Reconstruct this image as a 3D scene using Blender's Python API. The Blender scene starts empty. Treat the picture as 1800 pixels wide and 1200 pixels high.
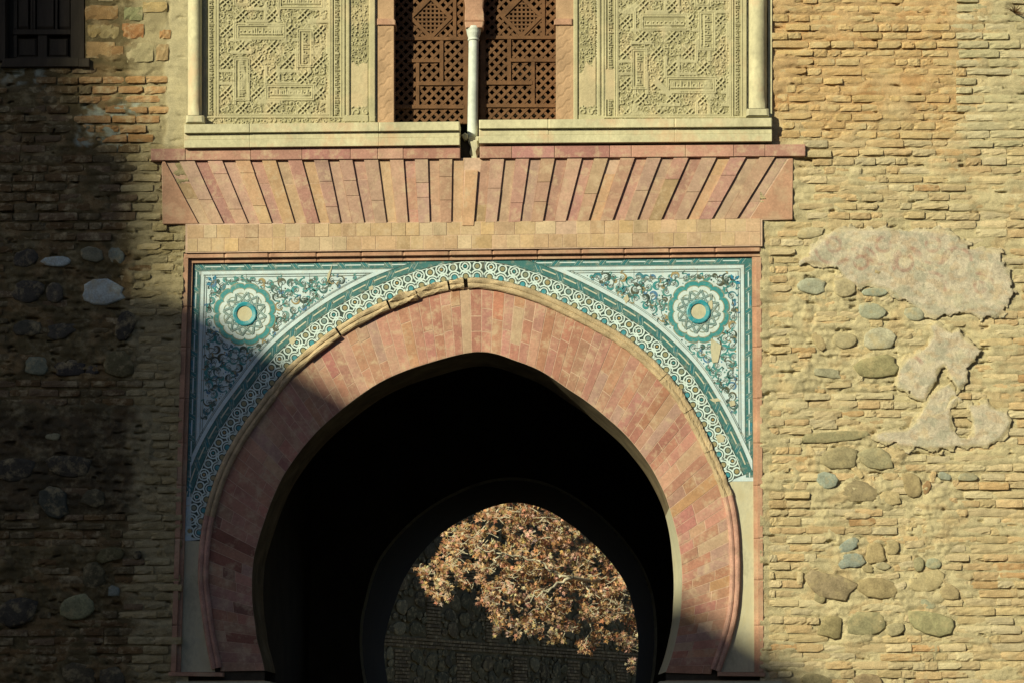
import bpy, math, random
import numpy as np
from mathutils import Vector, Matrix, Euler
random.seed(11)
rng = np.random.default_rng(11)
S = bpy.context.scene
COL = S.collection
rad = math.radians

# ------------------------------------------------------------------ camera
F = 3890.0                      # focal length in photo pixels (1800 wide)
PITCH, YAW, CAM_Y, CAM_Z = rad(10.5), rad(1.3), -17.0, 1.6
CAM_R = Euler((math.pi / 2 + PITCH, 0, YAW)).to_matrix()
R = np.array(CAM_R)


def W(p, d=0.0, cx=None):
    """photo pixel(s) -> world point(s) on the vertical plane y = -d (d may be an array)."""
    p = np.atleast_2d(np.asarray(p, float))
    v = np.stack([(p[:, 0] - 900) / F, -(p[:, 1] - 600) / F, -np.ones(len(p))], 1) @ R.T
    t = (-np.asarray(d, float) - CAM_Y) / v[:, 1]
    q = v * t[:, None] if np.ndim(t) else v * t
    q = q + np.array([CAM_X, CAM_Y, CAM_Z])
    q[:, 1] = -np.asarray(d, float)
    return q


CAM_X = 0.0
CAM_X = -W((842, 620))[0, 0]
cam = bpy.data.cameras.new("camera")
cam.sensor_width = 36
cam.lens = F / 1800 * 36
cam.clip_end = 2000
co = bpy.data.objects.new("camera", cam)
co.location = (CAM_X, CAM_Y, CAM_Z)
co.rotation_euler = (math.pi / 2 + PITCH, 0, YAW)
COL.objects.link(co)
S.camera = co
M_PER_PX = 17.25 / F

# ------------------------------------------------------------------ light
AZ, EL = rad(42), rad(22)       # sun from front-left, low winter sun
SUN = Vector((math.sin(AZ) * math.cos(EL), math.cos(AZ) * math.cos(EL), -math.sin(EL)))
world = bpy.data.worlds.new("World")
S.world = world
world.use_nodes = True
wn = world.node_tree.nodes
sky = wn.new("ShaderNodeTexSky")
sky.sky_type = 'NISHITA'
sky.sun_disc = False
sky.sun_elevation = EL
sky.air_density = 0.85
sky.dust_density = 1.0
sky.ozone_density = 0.6
sky.sun_rotation = math.pi + AZ     # direction towards the sun
bg = wn["Background"]
bg.inputs[1].default_value = 0.05
world.node_tree.links.new(sky.outputs[0], bg.inputs[0])
sl = bpy.data.lights.new("sun", 'SUN')
sl.energy = 4.9
sl.angle = rad(0.53)
sl.color = (1.0, 0.91, 0.60)
so = bpy.data.objects.new("sun", sl)
so.rotation_euler = SUN.to_track_quat('-Z', 'Y').to_euler()
so.location = (-20, -25, 25)
COL.objects.link(so)
S.view_settings.view_transform = 'Standard'
S.view_settings.look = 'None'
S.view_settings.exposure = 0.14
S.view_settings.gamma = 1.0
S.view_settings.use_curve_mapping = False
S.cycles.max_bounces = 6
S.cycles.diffuse_bounces = 3


# ------------------------------------------------------------------ helpers
def lin(h):
    c = [int(h[i:i + 2], 16) / 255 for i in (0, 2, 4)]
    return tuple(x / 12.92 if x <= .04045 else ((x + .055) / 1.055) ** 2.4 for x in c)


def A(h):
    """albedo of a surface from a real paint/stone swatch seen in warm sun."""
    c = lin(h)
    return tuple(min(.8, max(.012, v / k)) for v, k in zip(c, (1.08, .97, .74)))


_perm = rng.permutation(256)
_perm = np.concatenate([_perm, _perm, _perm])
_ang = rng.random(256) * 2 * np.pi


def perlin(x, y):
    x = np.asarray(x, float); y = np.asarray(y, float)
    xi = np.floor(x).astype(int); yi = np.floor(y).astype(int)
    xf = x - xi; yf = y - yi
    u = xf * xf * xf * (xf * (xf * 6 - 15) + 10); v = yf * yf * yf * (yf * (yf * 6 - 15) + 10)

    def g(ix, iy, dx, dy):
        a = _ang[_perm[_perm[ix & 255] + (iy & 255)]]
        return np.cos(a) * dx + np.sin(a) * dy
    a = g(xi, yi, xf, yf); b = g(xi + 1, yi, xf - 1, yf)
    c = g(xi, yi + 1, xf, yf - 1); d = g(xi + 1, yi + 1, xf - 1, yf - 1)
    return ((a + u * (b - a)) * (1 - v) + (c + u * (d - c)) * v) * 1.5


def fbm(x, y, o=4, gain=.5):
    s = 0; a = 1.0; f = 1.0
    for k in range(o):
        s = s + a * perlin(x * f + 17.3 * k, y * f + 9.1 * k)
        a *= gain; f *= 2.03
    return s


def sstep(a, b, x):
    t = np.clip((x - a) / (b - a), 0, 1)
    return t * t * (3 - 2 * t)


def in_poly(x, y, poly):
    x = np.asarray(x, float); y = np.asarray(y, float)
    r = np.zeros(x.shape, bool)
    n = len(poly)
    for i in range(n):
        x0, y0 = poly[i]; x1, y1 = poly[(i + 1) % n]
        if y0 == y1:
            continue
        c = ((y0 > y) != (y1 > y)) & (x < (x1 - x0) * (y - y0) / (y1 - y0) + x0)
        r ^= c
    return r


def seg_dist(x, y, poly, closed=True):
    d = np.full(np.shape(x), 1e9)
    n = len(poly)
    for i in range(n if closed else n - 1):
        x0, y0 = poly[i]; x1, y1 = poly[(i + 1) % n]
        dx, dy = x1 - x0, y1 - y0
        t = np.clip(((x - x0) * dx + (y - y0) * dy) / max(dx * dx + dy * dy, 1e-9), 0, 1)
        d = np.minimum(d, np.hypot(x - x0 - t * dx, y - y0 - t * dy))
    return d


def curve(pts, n):
    """smooth centripetal-ish curve through points, resampled evenly to n points."""
    P = np.array(pts, float)
    P = np.vstack([2 * P[0] - P[1], P, 2 * P[-1] - P[-2]])
    out = []
    for i in range(1, len(P) - 2):
        for t in np.linspace(0, 1, 16, endpoint=False):
            a, b, c, d = P[i - 1], P[i], P[i + 1], P[i + 2]
            out.append(.5 * ((2 * b) + (c - a) * t + (2 * a - 5 * b + 4 * c - d) * t * t + (3 * b - a - 3 * c + d) * t ** 3))
    out.append(P[-2])
    out = np.array(out)
    s = np.concatenate([[0], np.cumsum(np.hypot(*np.diff(out, axis=0).T))])
    u = np.linspace(0, s[-1], n)
    return np.stack([np.interp(u, s, out[:, 0]), np.interp(u, s, out[:, 1])], 1)


def smooth(P, k=6, it=3):
    P = P.copy()
    for _ in range(it):
        Q = P.copy()
        ker = np.ones(2 * k + 1) / (2 * k + 1)
        for a in range(2):
            e = np.concatenate([2 * P[0, a] - P[k:0:-1, a], P[:, a], 2 * P[-1, a] - P[-2:-k - 2:-1, a]])
            Q[:, a] = np.convolve(e, ker, 'valid')
        P = Q
    return P


def normals(P):
    t = np.gradient(P, axis=0)
    t /= np.hypot(t[:, 0], t[:, 1])[:, None] + 1e-9
    return np.stack([t[:, 1], -t[:, 0]], 1)


def offset(P, u):
    return P + normals(P) * u


def clip_rect(poly, x0, y0, x1, y1):
    def cl(p, f, inter):
        o = []
        for i in range(len(p)):
            a, b = p[i - 1], p[i]
            if f(b):
                if not f(a):
                    o.append(inter(a, b))
                o.append(b)
            elif f(a):
                o.append(inter(a, b))
        return o

    def ix(v):
        return lambda a, b: (v, a[1] + (b[1] - a[1]) * (v - a[0]) / (b[0] - a[0]))

    def iy(v):
        return lambda a, b: (a[0] + (b[0] - a[0]) * (v - a[1]) / (b[1] - a[1]), v)
    for f, g in ((lambda p: p[0] >= x0, ix(x0)), (lambda p: p[0] <= x1, ix(x1)), (lambda p: p[1] >= y0, iy(y0)), (lambda p: p[1] <= y1, iy(y1))):
        if not poly:
            return []
        poly = cl(poly, f, g)
    return poly


# ------------------------------------------------------------------ materials
def mat(name, src='const', col=(.4, .3, .2), rough=.9, vary=.25, scale=3.0, fine=40.0, fvary=.15, dust=None, dust_amt=.0,
        dust_scale=6.0, bump=.3, bump_scale=60.0, bump_dist=.01, spec=.25, stretch=(1, 1, 1), backlight=False):
    m = bpy.data.materials.new(name)
    m.use_nodes = True
    nt = m.node_tree; N = nt.nodes; L = nt.links
    b = N["Principled BSDF"]
    b.inputs["Roughness"].default_value = rough
    b.inputs["Specular IOR Level"].default_value = spec
    geo = N.new("ShaderNodeNewGeometry")
    mp = N.new("ShaderNodeMapping"); mp.inputs["Scale"].default_value = stretch
    L.new(geo.outputs["Position"], mp.inputs[0])
    pos = mp.outputs[0]
    if src == 'obj':
        oi = N.new("ShaderNodeObjectInfo"); c = oi.outputs["Color"]
    elif src == 'attr':
        at = N.new("ShaderNodeAttribute"); at.attribute_name = "Col"; c = at.outputs["Color"]
    else:
        rgb = N.new("ShaderNodeRGB"); rgb.outputs[0].default_value = (*col, 1); c = rgb.outputs[0]

    def noise(sc, det=4, ro=.6):
        n = N.new("ShaderNodeTexNoise"); n.inputs["Scale"].default_value = sc
        n.inputs["Detail"].default_value = det; n.inputs["Roughness"].default_value = ro
        L.new(pos, n.inputs["Vector"])
        return n.outputs["Fac"]

    def ramp(f, a, bb, lo, hi):
        r = N.new("ShaderNodeMapRange"); r.inputs[1].default_value = a; r.inputs[2].default_value = bb
        r.inputs[3].default_value = lo; r.inputs[4].default_value = hi
        L.new(f, r.inputs[0])
        return r.outputs[0]

    def mul(c, f):
        mx = N.new("ShaderNodeMix"); mx.data_type = 'RGBA'; mx.blend_type = 'MULTIPLY'; mx.inputs[0].default_value = 1
        cv = N.new("ShaderNodeCombineColor")
        for i in range(3):
            L.new(f, cv.inputs[i])
        L.new(c, mx.inputs[6]); L.new(cv.outputs[0], mx.inputs[7])
        return mx.outputs[2]
    if vary:
        c = mul(c, ramp(noise(scale), .3, .7, 1 - vary, 1 + vary))
    if fvary:
        c = mul(c, ramp(noise(fine, 3, .7), .3, .7, 1 - fvary, 1 + fvary))
    if dust:
        mx = N.new("ShaderNodeMix"); mx.data_type = 'RGBA'
        L.new(ramp(noise(dust_scale, 6, .7), .5, .68, 0, dust_amt), mx.inputs[0])
        L.new(c, mx.inputs[6]); mx.inputs[7].default_value = (*dust, 1)
        c = mx.outputs[2]
    L.new(c, b.inputs["Base Color"])
    if bump:
        bp = N.new("ShaderNodeBump"); bp.inputs["Strength"].default_value = bump; bp.inputs["Distance"].default_value = bump_dist
        L.new(noise(bump_scale, 5, .65), bp.inputs["Height"])
        L.new(bp.outputs[0], b.inputs["Normal"])
    if backlight:
        tr = N.new("ShaderNodeBsdfTranslucent"); L.new(c, tr.inputs[0])
        ad = N.new("ShaderNodeMixShader"); ad.inputs[0].default_value = .2
        L.new(b.outputs[0], ad.inputs[1]); L.new(tr.outputs[0], ad.inputs[2])
        L.new(ad.outputs[0], N["Material Output"].inputs[0])
    return m


DUST = A('ccb684')
M = dict(
    mortar=mat('ochre_mortar', 'attr', rough=.97, vary=.14, scale=6, fine=120, fvary=.22, dust=A('cfba84'), dust_amt=.4, dust_scale=6, bump=.8, bump_scale=140, bump_dist=.014, spec=.12),
    brick=mat('old_brick', 'obj', rough=.95, vary=.16, scale=14, fine=110, fvary=.2, dust=DUST, dust_amt=.85, dust_scale=8, bump=.6, bump_scale=130, bump_dist=.012, spec=.12),
    brickstuff=mat('old_brickwork', 'attr', rough=.95, vary=.16, scale=14, fine=110, fvary=.2, dust=DUST, dust_amt=.85, dust_scale=8, bump=.6, bump_scale=130, bump_dist=.012, spec=.12),
    stone=mat('river_stone', 'obj', rough=.85, vary=.25, scale=14, fine=70, fvary=.25, dust=A('bfa874'), dust_amt=.75, dust_scale=9, bump=.5, bump_scale=80, bump_dist=.008, spec=.15),
    voussoir=mat('pink_brick', 'obj', rough=.92, vary=.14, scale=7, fine=60, fvary=.14, dust=A('cdb086'), dust_amt=.75, dust_scale=13, bump=.4, bump_scale=110, bump_dist=.005, spec=.12),
    joint=mat('pale_joint_mortar', col=A('c9a684'), rough=.95, vary=.15, scale=8, bump=.4, bump_scale=120, bump_dist=.004),
    pinkmould=mat('pink_moulding', col=A('b98c6a'), rough=.9, vary=.22, scale=5, fine=60, dust=A('cdb68a'), dust_amt=.5, dust_scale=4, bump=.3, bump_scale=110, bump_dist=.005),
    tanmould=mat('tan_moulding', 'attr', rough=.92, vary=.25, scale=12, fine=70, dust=A('c9b183'), dust_amt=.4, dust_scale=8, bump=.5, bump_scale=100, bump_dist=.008),
    marble=mat('cream_marble', col=A('cabd8e'), rough=.75, vary=.2, scale=3.5, fine=30, fvary=.14, dust=A('d2a97c'), dust_amt=.8, dust_scale=3, bump=.3, bump_scale=50, bump_dist=.006, stretch=(1, 1, .7)),
    whitemarble=mat('white_marble', col=A('d4d4b8'), rough=.6, vary=.18, scale=9, fine=50, fvary=.06, bump=.08, bump_scale=60, bump_dist=.003),
    stucco=mat('carved_stucco', 'attr', rough=.95, vary=.12, scale=6, fine=120, fvary=.1, bump=.2, bump_scale=200, bump_dist=.003),
    plaster=mat('cream_plaster', col=A('c6bb92'), rough=.95, vary=.16, scale=5, fine=40, fvary=.1, dust=A('a89668'), dust_amt=.55, dust_scale=5, bump=.4, bump_scale=90, bump_dist=.005, stretch=(1, 1, .6)),
    glaze=mat('glazed_tile', 'attr', rough=.45, vary=.1, scale=12, fine=140, fvary=.12, dust=A('cdb78e'), dust_amt=.35, dust_scale=22, bump=.1, bump_scale=90, bump_dist=.002, spec=.4),
    wood=mat('brown_lattice_wood', col=A('6e4c2e'), rough=.75, vary=.25, scale=10, fine=80, bump=.3, bump_scale=90, bump_dist=.003),
    darkwood=mat('dark_shutter_wood', col=(.045, .036, .026), rough=.7, vary=.4, scale=6, fine=60, bump=.3, bump_scale=90, bump_dist=.003, stretch=(1, 1, .15)),
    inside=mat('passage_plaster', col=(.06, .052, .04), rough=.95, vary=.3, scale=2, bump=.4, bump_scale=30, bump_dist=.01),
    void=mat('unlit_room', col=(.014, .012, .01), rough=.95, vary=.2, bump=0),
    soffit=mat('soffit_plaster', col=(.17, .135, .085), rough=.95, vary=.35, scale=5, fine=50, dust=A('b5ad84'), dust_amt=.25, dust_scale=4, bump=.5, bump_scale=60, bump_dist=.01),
    ground=mat('plaza_earth', col=(.13, .11, .08), rough=.95, vary=.25, scale=.6, fine=12, bump=.4, bump_scale=30, bump_dist=.01),
    bark=mat('pale_bark', col=(.5, .47, .37), rough=.85, vary=.35, scale=9, fine=40, bump=.3, bump_scale=40),
    leaf=mat('autumn_leaf', 'obj', rough=.7, vary=.3, scale=7, fine=50, bump=0, backlight=True),
    leafstuff=mat('autumn_foliage', 'attr', rough=.7, vary=.2, scale=7, fine=50, bump=0, backlight=True),
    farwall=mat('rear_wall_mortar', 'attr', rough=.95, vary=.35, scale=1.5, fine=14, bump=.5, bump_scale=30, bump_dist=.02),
    tower=mat('tower_plaster', col=(.33, .25, .16), rough=.95, vary=.2, scale=.5, bump=.4, bump_scale=8, bump_dist=.03),
)


# ------------------------------------------------------------------ object helpers
def props(o, label=None, cat=None, group=None, kind=None):
    if label: o['label'] = label
    if cat: o['category'] = cat
    if group: o['group'] = group
    if kind: o['kind'] = kind
    return o


def thing(name, label, cat, loc=(0, 0, 0), group=None):
    o = bpy.data.objects.new(name, None)
    o.empty_display_size = .1
    COL.objects.link(o)
    o.location = loc
    return props(o, label, cat, group)


def parent(o, p):
    o.parent = p
    wl = Vector(p.location)
    q = p.parent
    while q:
        wl += Vector(q.location); q = q.parent
    o.matrix_parent_inverse = Matrix.Translation(-wl)


def link(name, me, m=None, par=None, col=None):
    o = bpy.data.objects.new(name, me)
    COL.objects.link(o)
    if m and not me.materials:
        me.materials.append(M[m])
    if par: parent(o, par)
    if col is not None: o.color = (*col, 1)
    return o


def mesh_np(name, V, Fc, colors=None, smooth_=False, vcol=None):
    me = bpy.data.meshes.new(name)
    V = np.asarray(V, np.float32)
    if isinstance(Fc, np.ndarray):
        n, k = Fc.shape
        me.vertices.add(len(V)); me.vertices.foreach_set('co', V.ravel())
        me.loops.add(n * k); me.loops.foreach_set('vertex_index', Fc.astype(np.int32).ravel())
        me.polygons.add(n)
        me.polygons.foreach_set('loop_start', np.arange(0, n * k, k, dtype=np.int32))
        me.update(calc_edges=True)
    else:
        me.from_pydata(V.tolist(), [], Fc)
    if colors is not None:
        a = me.attributes.new('Col', 'FLOAT_COLOR', 'FACE')
        c = np.ones((len(me.polygons), 4), np.float32); c[:, :3] = colors
        a.data.foreach_set('color', c.ravel())
    if vcol is not None:
        a = me.attributes.new('Col', 'FLOAT_COLOR', 'POINT')
        c = np.ones((len(V), 4), np.float32); c[:, :3] = vcol
        a.data.foreach_set('color', c.ravel())
    if smooth_:
        me.polygons.foreach_set('use_smooth', np.ones(len(me.polygons), bool))
    me.validate()
    return me


class MB:
    """collects faces; builds ONE mesh object."""

    def __init__(s):
        s.v = []; s.f = []; s.c = []

    def add(s, V, Fs, col=(.5, .5, .5)):
        n = len(s.v)
        s.v.extend([tuple(p) for p in V])
        for f in Fs:
            s.f.append([i + n for i in f]); s.c.append(col)

    def prism(s, P, d0, d1, cham=0.0, col=(.5, .5, .5), back=False):
        """polygon in photo px, extruded from plane d0 out to plane d1 (metres proud of the facade)."""
        P = np.asarray(P, float)
        n = len(P)
        a2 = np.sum(P[:, 0] * np.roll(P[:, 1], -1) - np.roll(P[:, 0], -1) * P[:, 1])
        if a2 > 0:
            P = P[::-1]
        o = W(P, d1)
        b = o.copy(); b[:, 1] = -d0
        if cham:
            ctr = P.mean(0)
            v = ctr - P; L = np.hypot(v[:, 0], v[:, 1])[:, None]
            fr = W(P + v / L * np.minimum(cham * 1.4, L * .4), d1)
            o[:, 1] = -(d1 - cham * M_PER_PX * .8)
            V = np.vstack([fr, o, b])
            Fs = [list(range(n))] + [[i, i + n, (i + 1) % n + n, (i + 1) % n] for i in range(n)] + \
                 [[i + n, i + 2 * n, (i + 1) % n + 2 * n, (i + 1) % n + n] for i in range(n)]
        else:
            V = np.vstack([o, b])
            Fs = [list(range(n))] + [[i, i + n, (i + 1) % n + n, (i + 1) % n] for i in range(n)]
        if back:
            Fs.append(list(range(len(V) - 1, len(V) - n - 1, -1)))
        s.add(V, Fs, col)

    def flat(s, P, d, col):
        P = np.asarray(P, float)
        a2 = np.sum(P[:, 0] * np.roll(P[:, 1], -1) - np.roll(P[:, 0], -1) * P[:, 1])
        if a2 > 0:
            P = P[::-1]
        s.add(W(P, d), [list(range(len(P)))], col)

    def ribbon(s, Pa, Pb, d, col, d_back=None):
        n = len(Pa)
        V = np.vstack([W(Pa, d), W(Pb, d)])
        s.add(V, [[i, i + 1, n + i + 1, n + i] for i in range(n - 1)], col)
        if d_back is not None:
            for P in (Pa, Pb):
                q = W(P, d); z = q.copy(); z[:, 1] = -d_back
                s.add(np.vstack([q, z]), [[i, i + 1, n + i + 1, n + i] for i in range(n - 1)], col)

    def line(s, P, w, d, col, closed=False):
        P = np.asarray(P, float)
        if closed: P = np.vstack([P, P[:1]])
        t = np.gradient(P, axis=0); t /= np.hypot(t[:, 0], t[:, 1])[:, None] + 1e-9
        if closed:
            t[0] = t[-1] = (t[0] + t[-1]) / 2
        nn = np.stack([t[:, 1], -t[:, 0]], 1)
        w = np.asarray(w, float)
        w = w[:, None] if w.ndim else w
        s.ribbon(P + nn * w / 2, P - nn * w / 2, d, col)

    def ring(s, c, r0, r1, d, col, a0=0, a1=2 * math.pi, n=18):
        a = np.linspace(a0, a1, n + 1)
        u = np.stack([np.cos(a), np.sin(a)], 1)
        if r0 <= 0:
            s.flat(np.array(c) + u[:-1] * r1 if a1 - a0 > 6.2 else np.array(c) + u * r1, d, col)
        else:
            s.ribbon(np.array(c) + u * r0, np.array(c) + u * r1, d, col)

    def box(s, lo, hi, col=(.5, .5, .5)):
        x0, y0, z0 = lo; x1, y1, z1 = hi
        V = [(x0, y0, z0), (x1, y0, z0), (x1, y1, z0), (x0, y1, z0), (x0, y0, z1), (x1, y0, z1), (x1, y1, z1), (x0, y1, z1)]
        s.add(V, [[0, 3, 2, 1], [4, 5, 6, 7], [0, 1, 5, 4], [1, 2, 6, 5], [2, 3, 7, 6], [3, 0, 4, 7]], col)

    def tube(s, pts, rs, n=8, col=(.5, .5, .5)):
        pts = [Vector(p) for p in pts]
        V = []
        for i, p in enumerate(pts):
            t = (pts[min(i + 1, len(pts) - 1)] - pts[max(i - 1, 0)]).normalized()
            a = t.orthogonal().normalized() if i == 0 else (a - t * a.dot(t)).normalized()
            b = t.cross(a)
            for k in range(n):
                q = 2 * math.pi * k / n
                V.append(p + (a * math.cos(q) + b * math.sin(q)) * rs[i])
        Fs = [[i * n + k, i * n + (k + 1) % n, (i + 1) * n + (k + 1) % n, (i + 1) * n + k] for i in range(len(pts) - 1) for k in range(n)]
        Fs += [list(range(n))[::-1], [(len(pts) - 1) * n + k for k in range(n)]]
        s.add(V, Fs, col)

    def build(s, name, m, par=None, smooth_=False, kind=None, col=None):
        me = mesh_np(name, s.v, s.f, colors=np.array(s.c, np.float32), smooth_=smooth_)
        o = link(name, me, m, par, col)
        if kind: o['kind'] = kind
        return o


def hfield(name, x0, x1, y0, y1, step, hf, m, par, cf, mask=None, smooth_=False, kind=None, skirt=None):
    """relief surface over a photo-px rectangle: hf gives metres proud of the facade, cf colour."""
    nx = int((x1 - x0) / step) + 1; ny = int((y1 - y0) / step) + 1
    X, Y = np.meshgrid(np.linspace(x0, x1, nx), np.linspace(y0, y1, ny))
    H = hf(X, Y)
    V = W(np.stack([X.ravel(), Y.ravel()], 1), H.ravel())
    I = np.arange(nx * ny).reshape(ny, nx)
    Q = np.stack([I[:-1, :-1], I[1:, :-1], I[1:, 1:], I[:-1, 1:]], -1).reshape(-1, 4)
    if mask is not None:
        mk = mask(X, Y)
        keep = (mk[:-1, :-1] & mk[1:, :-1] & mk[1:, 1:] & mk[:-1, 1:]).ravel()
        Q = Q[keep]
    C = cf(X, Y).reshape(-1, 3)
    if mask is not None:
        used, inv = np.unique(Q, return_inverse=True)
        V = V[used]; C = C[used]; Q = inv.reshape(-1, 4)
        if skirt is not None:
            E = np.concatenate([Q[:, [0, 1]], Q[:, [1, 2]], Q[:, [2, 3]], Q[:, [3, 0]]])
            key = {}
            for a, b in E.tolist():
                key[(a, b)] = 1
            be = [(a, b) for a, b in E.tolist() if (b, a) not in key]
            n = len(V)
            W2 = V.copy(); W2[:, 1] = -skirt
            V = np.vstack([V, W2]); C = np.vstack([C, C])
            Q = np.vstack([Q, np.array([[a, n + 0 + a, n + b, b] for a, b in be])])
    me = mesh_np(name, V, Q, vcol=C, smooth_=smooth_)
    o = link(name, me, m, par)
    if kind: o['kind'] = kind
    return o


# unit brick meshes (front at y=0, x,z in +-.5), shared
def brick_mesh(i, m):
    r = np.random.default_rng(100 + i)
    nx, nz = 6, 4
    V = []
    for k in range(nz):
        for j in range(nx):
            u = j / (nx - 1) - .5; w = k / (nz - 1) - .5
            edge = (j in (0, nx - 1)) + (k in (0, nz - 1))
            y = .0 + r.normal(0, .0014) + (.0035 if edge == 1 else .008 if edge == 2 else 0) + (r.uniform(.006, .014) if edge and r.random() < .12 else 0)
            sx = 1.0 - (.03 if edge == 2 else 0)
            V.append((u * sx + r.normal(0, .008), y, w + r.normal(0, .022) * (1 if edge else .6)))
    front = [[k * nx + j, k * nx + j + 1, (k + 1) * nx + j + 1, (k + 1) * nx + j] for k in range(nz - 1) for j in range(nx - 1)]
    per = [j for j in range(nx)] + [k * nx + nx - 1 for k in range(1, nz)] + [(nz - 1) * nx + j for j in range(nx - 2, -1, -1)] + [k * nx for k in range(nz - 2, 0, -1)]
    n = len(V)
    for p in per:
        V.append((V[p][0] * 1.0, .07, V[p][2]))
    q = len(per)
    sides = [[per[a], n + a, n + (a + 1) % q, per[(a + 1) % q]] for a in range(q)]
    return np.array(V), front + sides


BR = [brick_mesh(i, None) for i in range(14)]
BRM = {}


def brick_data(i, m):
    if (i, m) not in BRM:
        me = mesh_np('brick', BR[i][0], BR[i][1]); me.materials.append(M[m]); BRM[(i, m)] = me
    return BRM[(i, m)]


def place_bricks(par, bricks, m_obj, m_stuff, limit=300, name='brick', stuff_name='brickwork'):
    """bricks: list of (cx,cy,w,h,d,roll,col) in photo px."""
    vis = [b for b in bricks if -10 < b[0] < 1810 and -10 < b[1] < 1210]
    vis.sort(key=lambda b: -b[2] * b[3])
    singles = vis[:limit]
    ids = set(id(b) for b in singles)
    rest = MB()
    for b in bricks:
        cx, cy, w, h, d, roll, col = b
        p = W((cx, cy), d)[0]
        i = random.randrange(len(BR))
        mtx = Matrix.Translation(Vector(p)) @ Euler((random.gauss(0, .05), roll, random.gauss(0, .025))).to_matrix().to_4x4() @ \
            Matrix.Diagonal((w * M_PER_PX * random.choice((1, -1)) if False else w * M_PER_PX, 1, h * M_PER_PX, 1))
        if id(b) in ids:
            o = bpy.data.objects.new(name, brick_data(i, m_obj)); COL.objects.link(o)
            parent(o, par)
            o.matrix_basis = mtx
            o.color = (*col, 1)
        else:
            mm = np.array(mtx)
            V = BR[i][0] @ mm[:3, :3].T + mm[:3, 3]
            rest.add(V, BR[i][1], col)
    if rest.v:
        rest.build(stuff_name, m_stuff, par, kind='stuff')


def stone_mesh(seed, ax=1.0):
    """rounded flat-fronted cobble, unit size."""
    r = np.random.default_rng(seed)
    n, rings = int(r.integers(9, 15)), 4
    ex = r.uniform(2.1, 3.8)
    k1, k2, p1, p2 = r.uniform(.04, .16), r.uniform(.02, .09), r.random() * 6, r.random() * 6
    rj = r.normal(0, .065, n)
    V = [(0, -.5 + r.normal(0, .02), 0)]
    prof = [(.6, -.48), (.89, -.4), (1.0, -.08), (.97, .5)]
    for q, (pr, py) in enumerate(prof):
        for k in range(n):
            a = 2 * math.pi * k / n
            sq = (abs(math.cos(a)) ** ex + abs(math.sin(a)) ** ex) ** (-1 / ex)
            rr = .5 * pr * sq * (1 + k1 * math.cos(2 * a + p1) + k2 * math.cos(3 * a + p2)) * (1 + rj[k])
            V.append((rr * math.cos(a), py + r.normal(0, .02), rr * math.sin(a)))
    Fs = [[0, 1 + k, 1 + (k + 1) % n] for k in range(n)]
    for q in range(rings - 1):
        a = 1 + q * n
        Fs += [[a + k, a + n + k, a + n + (k + 1) % n, a + (k + 1) % n] for k in range(n)]
    return np.array(V), Fs


def place_stones(par, L, name='stone'):
    for k, (cx, cy, w, h, rot, colr, d) in enumerate(L):
        V, Fs = stone_mesh(1000 + k + int(cx))
        me = mesh_np('stone', V, Fs, smooth_=True); me.materials.append(M['stone'])
        o = bpy.data.objects.new(name, me); COL.objects.link(o); parent(o, par)
        th = min(w, h) * M_PER_PX * .17 + .012
        o.matrix_basis = Matrix.Translation(Vector(W((cx, cy), d)[0])) @ Euler((0, rad(rot), 0)).to_matrix().to_4x4() @ Matrix.Diagonal((w * M_PER_PX, th, h * M_PER_PX, 1))
        o.color = (*colr, 1)


def pick(pal):
    c = random.choice(pal); f = random.uniform(.84, 1.1)
    return tuple(v * f for v in c)


PAL_BRICK = [A(h) for h in ('c8b07e', 'c6ac78', 'cab282', 'c2a878', 'ccb888', 'c8a874', 'c4b084', 'c6a674')]
PAL_ORANGE = [A(h) for h in ('caa86e', 'c8a26a', 'caa66e', 'cdac74', 'c6a872')]
PAL_GREY = [A(h) for h in ('bfb080', 'c4b384', 'bcab7c', 'c8b688')]
PAL_SHADE = [A(h) for h in ('7a6340', '80694a', '785e3c', '726242', '7e6c4a', '826640')]  # bricks darkened in colour to deepen the shade on the left wall
MORT = np.array(A('c8b584'))

# ------------------------------------------------------------------ ground, surroundings that cast the shade
def simple_grid(name, x0, x1, y0, y1, z, m):
    me = mesh_np(name, [(x0, y0, z), (x1, y0, z), (x1, y1, z), (x0, y1, z)], [[0, 1, 2, 3]])
    return link(name, me, m)


props(simple_grid('ground', -400, 400, -400, 400, 0, 'ground'), kind='structure')

# a long flanking building whose parapet line throws the slanting shade over the lower left
def sun_to(px, py, yb):
    """point on the plane y = yb that shades the facade point at photo pixel (px,py)."""
    q = Vector(W((px, py))[0]); t = (q.y - yb) / SUN.y
    return q - SUN * t


c0 = sun_to(322, 550, -17.5)
t = thing('palace_wing', 'long plastered wing flanking the plaza opposite the gate', 'building', (c0.x - 5, -35, 0))
m = MB(); m.box((c0.x - 10, -50, 0), (c0.x, -17.5, c0.z)); m.build('wall', 'tower', t)
m = MB()
for k in range(10):
    m.box((c0.x - 10.15, -50 + k * 3.3, c0.z), (c0.x + .0, -50 + k * 3.3 + 2.8 if k < 9 else -17.5, c0.z + .12))
m.build('coping', 'tower', t)
for k in range(8):
    m = MB(); m.box((c0.x - .02, -47 + k * 3.6, 4), (c0.x + .06, -45.8 + k * 3.6, 6)); m.build('window', 'darkwood', t)
def shade_block(px, py, y0, y1, w, extra):
    """box whose right-hand rear edge throws its shadow to photo x = px, top edge to y = py"""
    c = sun_to(px, py, y0)
    mm = MB(); mm.box((c.x - w, y0, 0), (c.x, y1, c.z + extra))
    return mm, c


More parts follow.
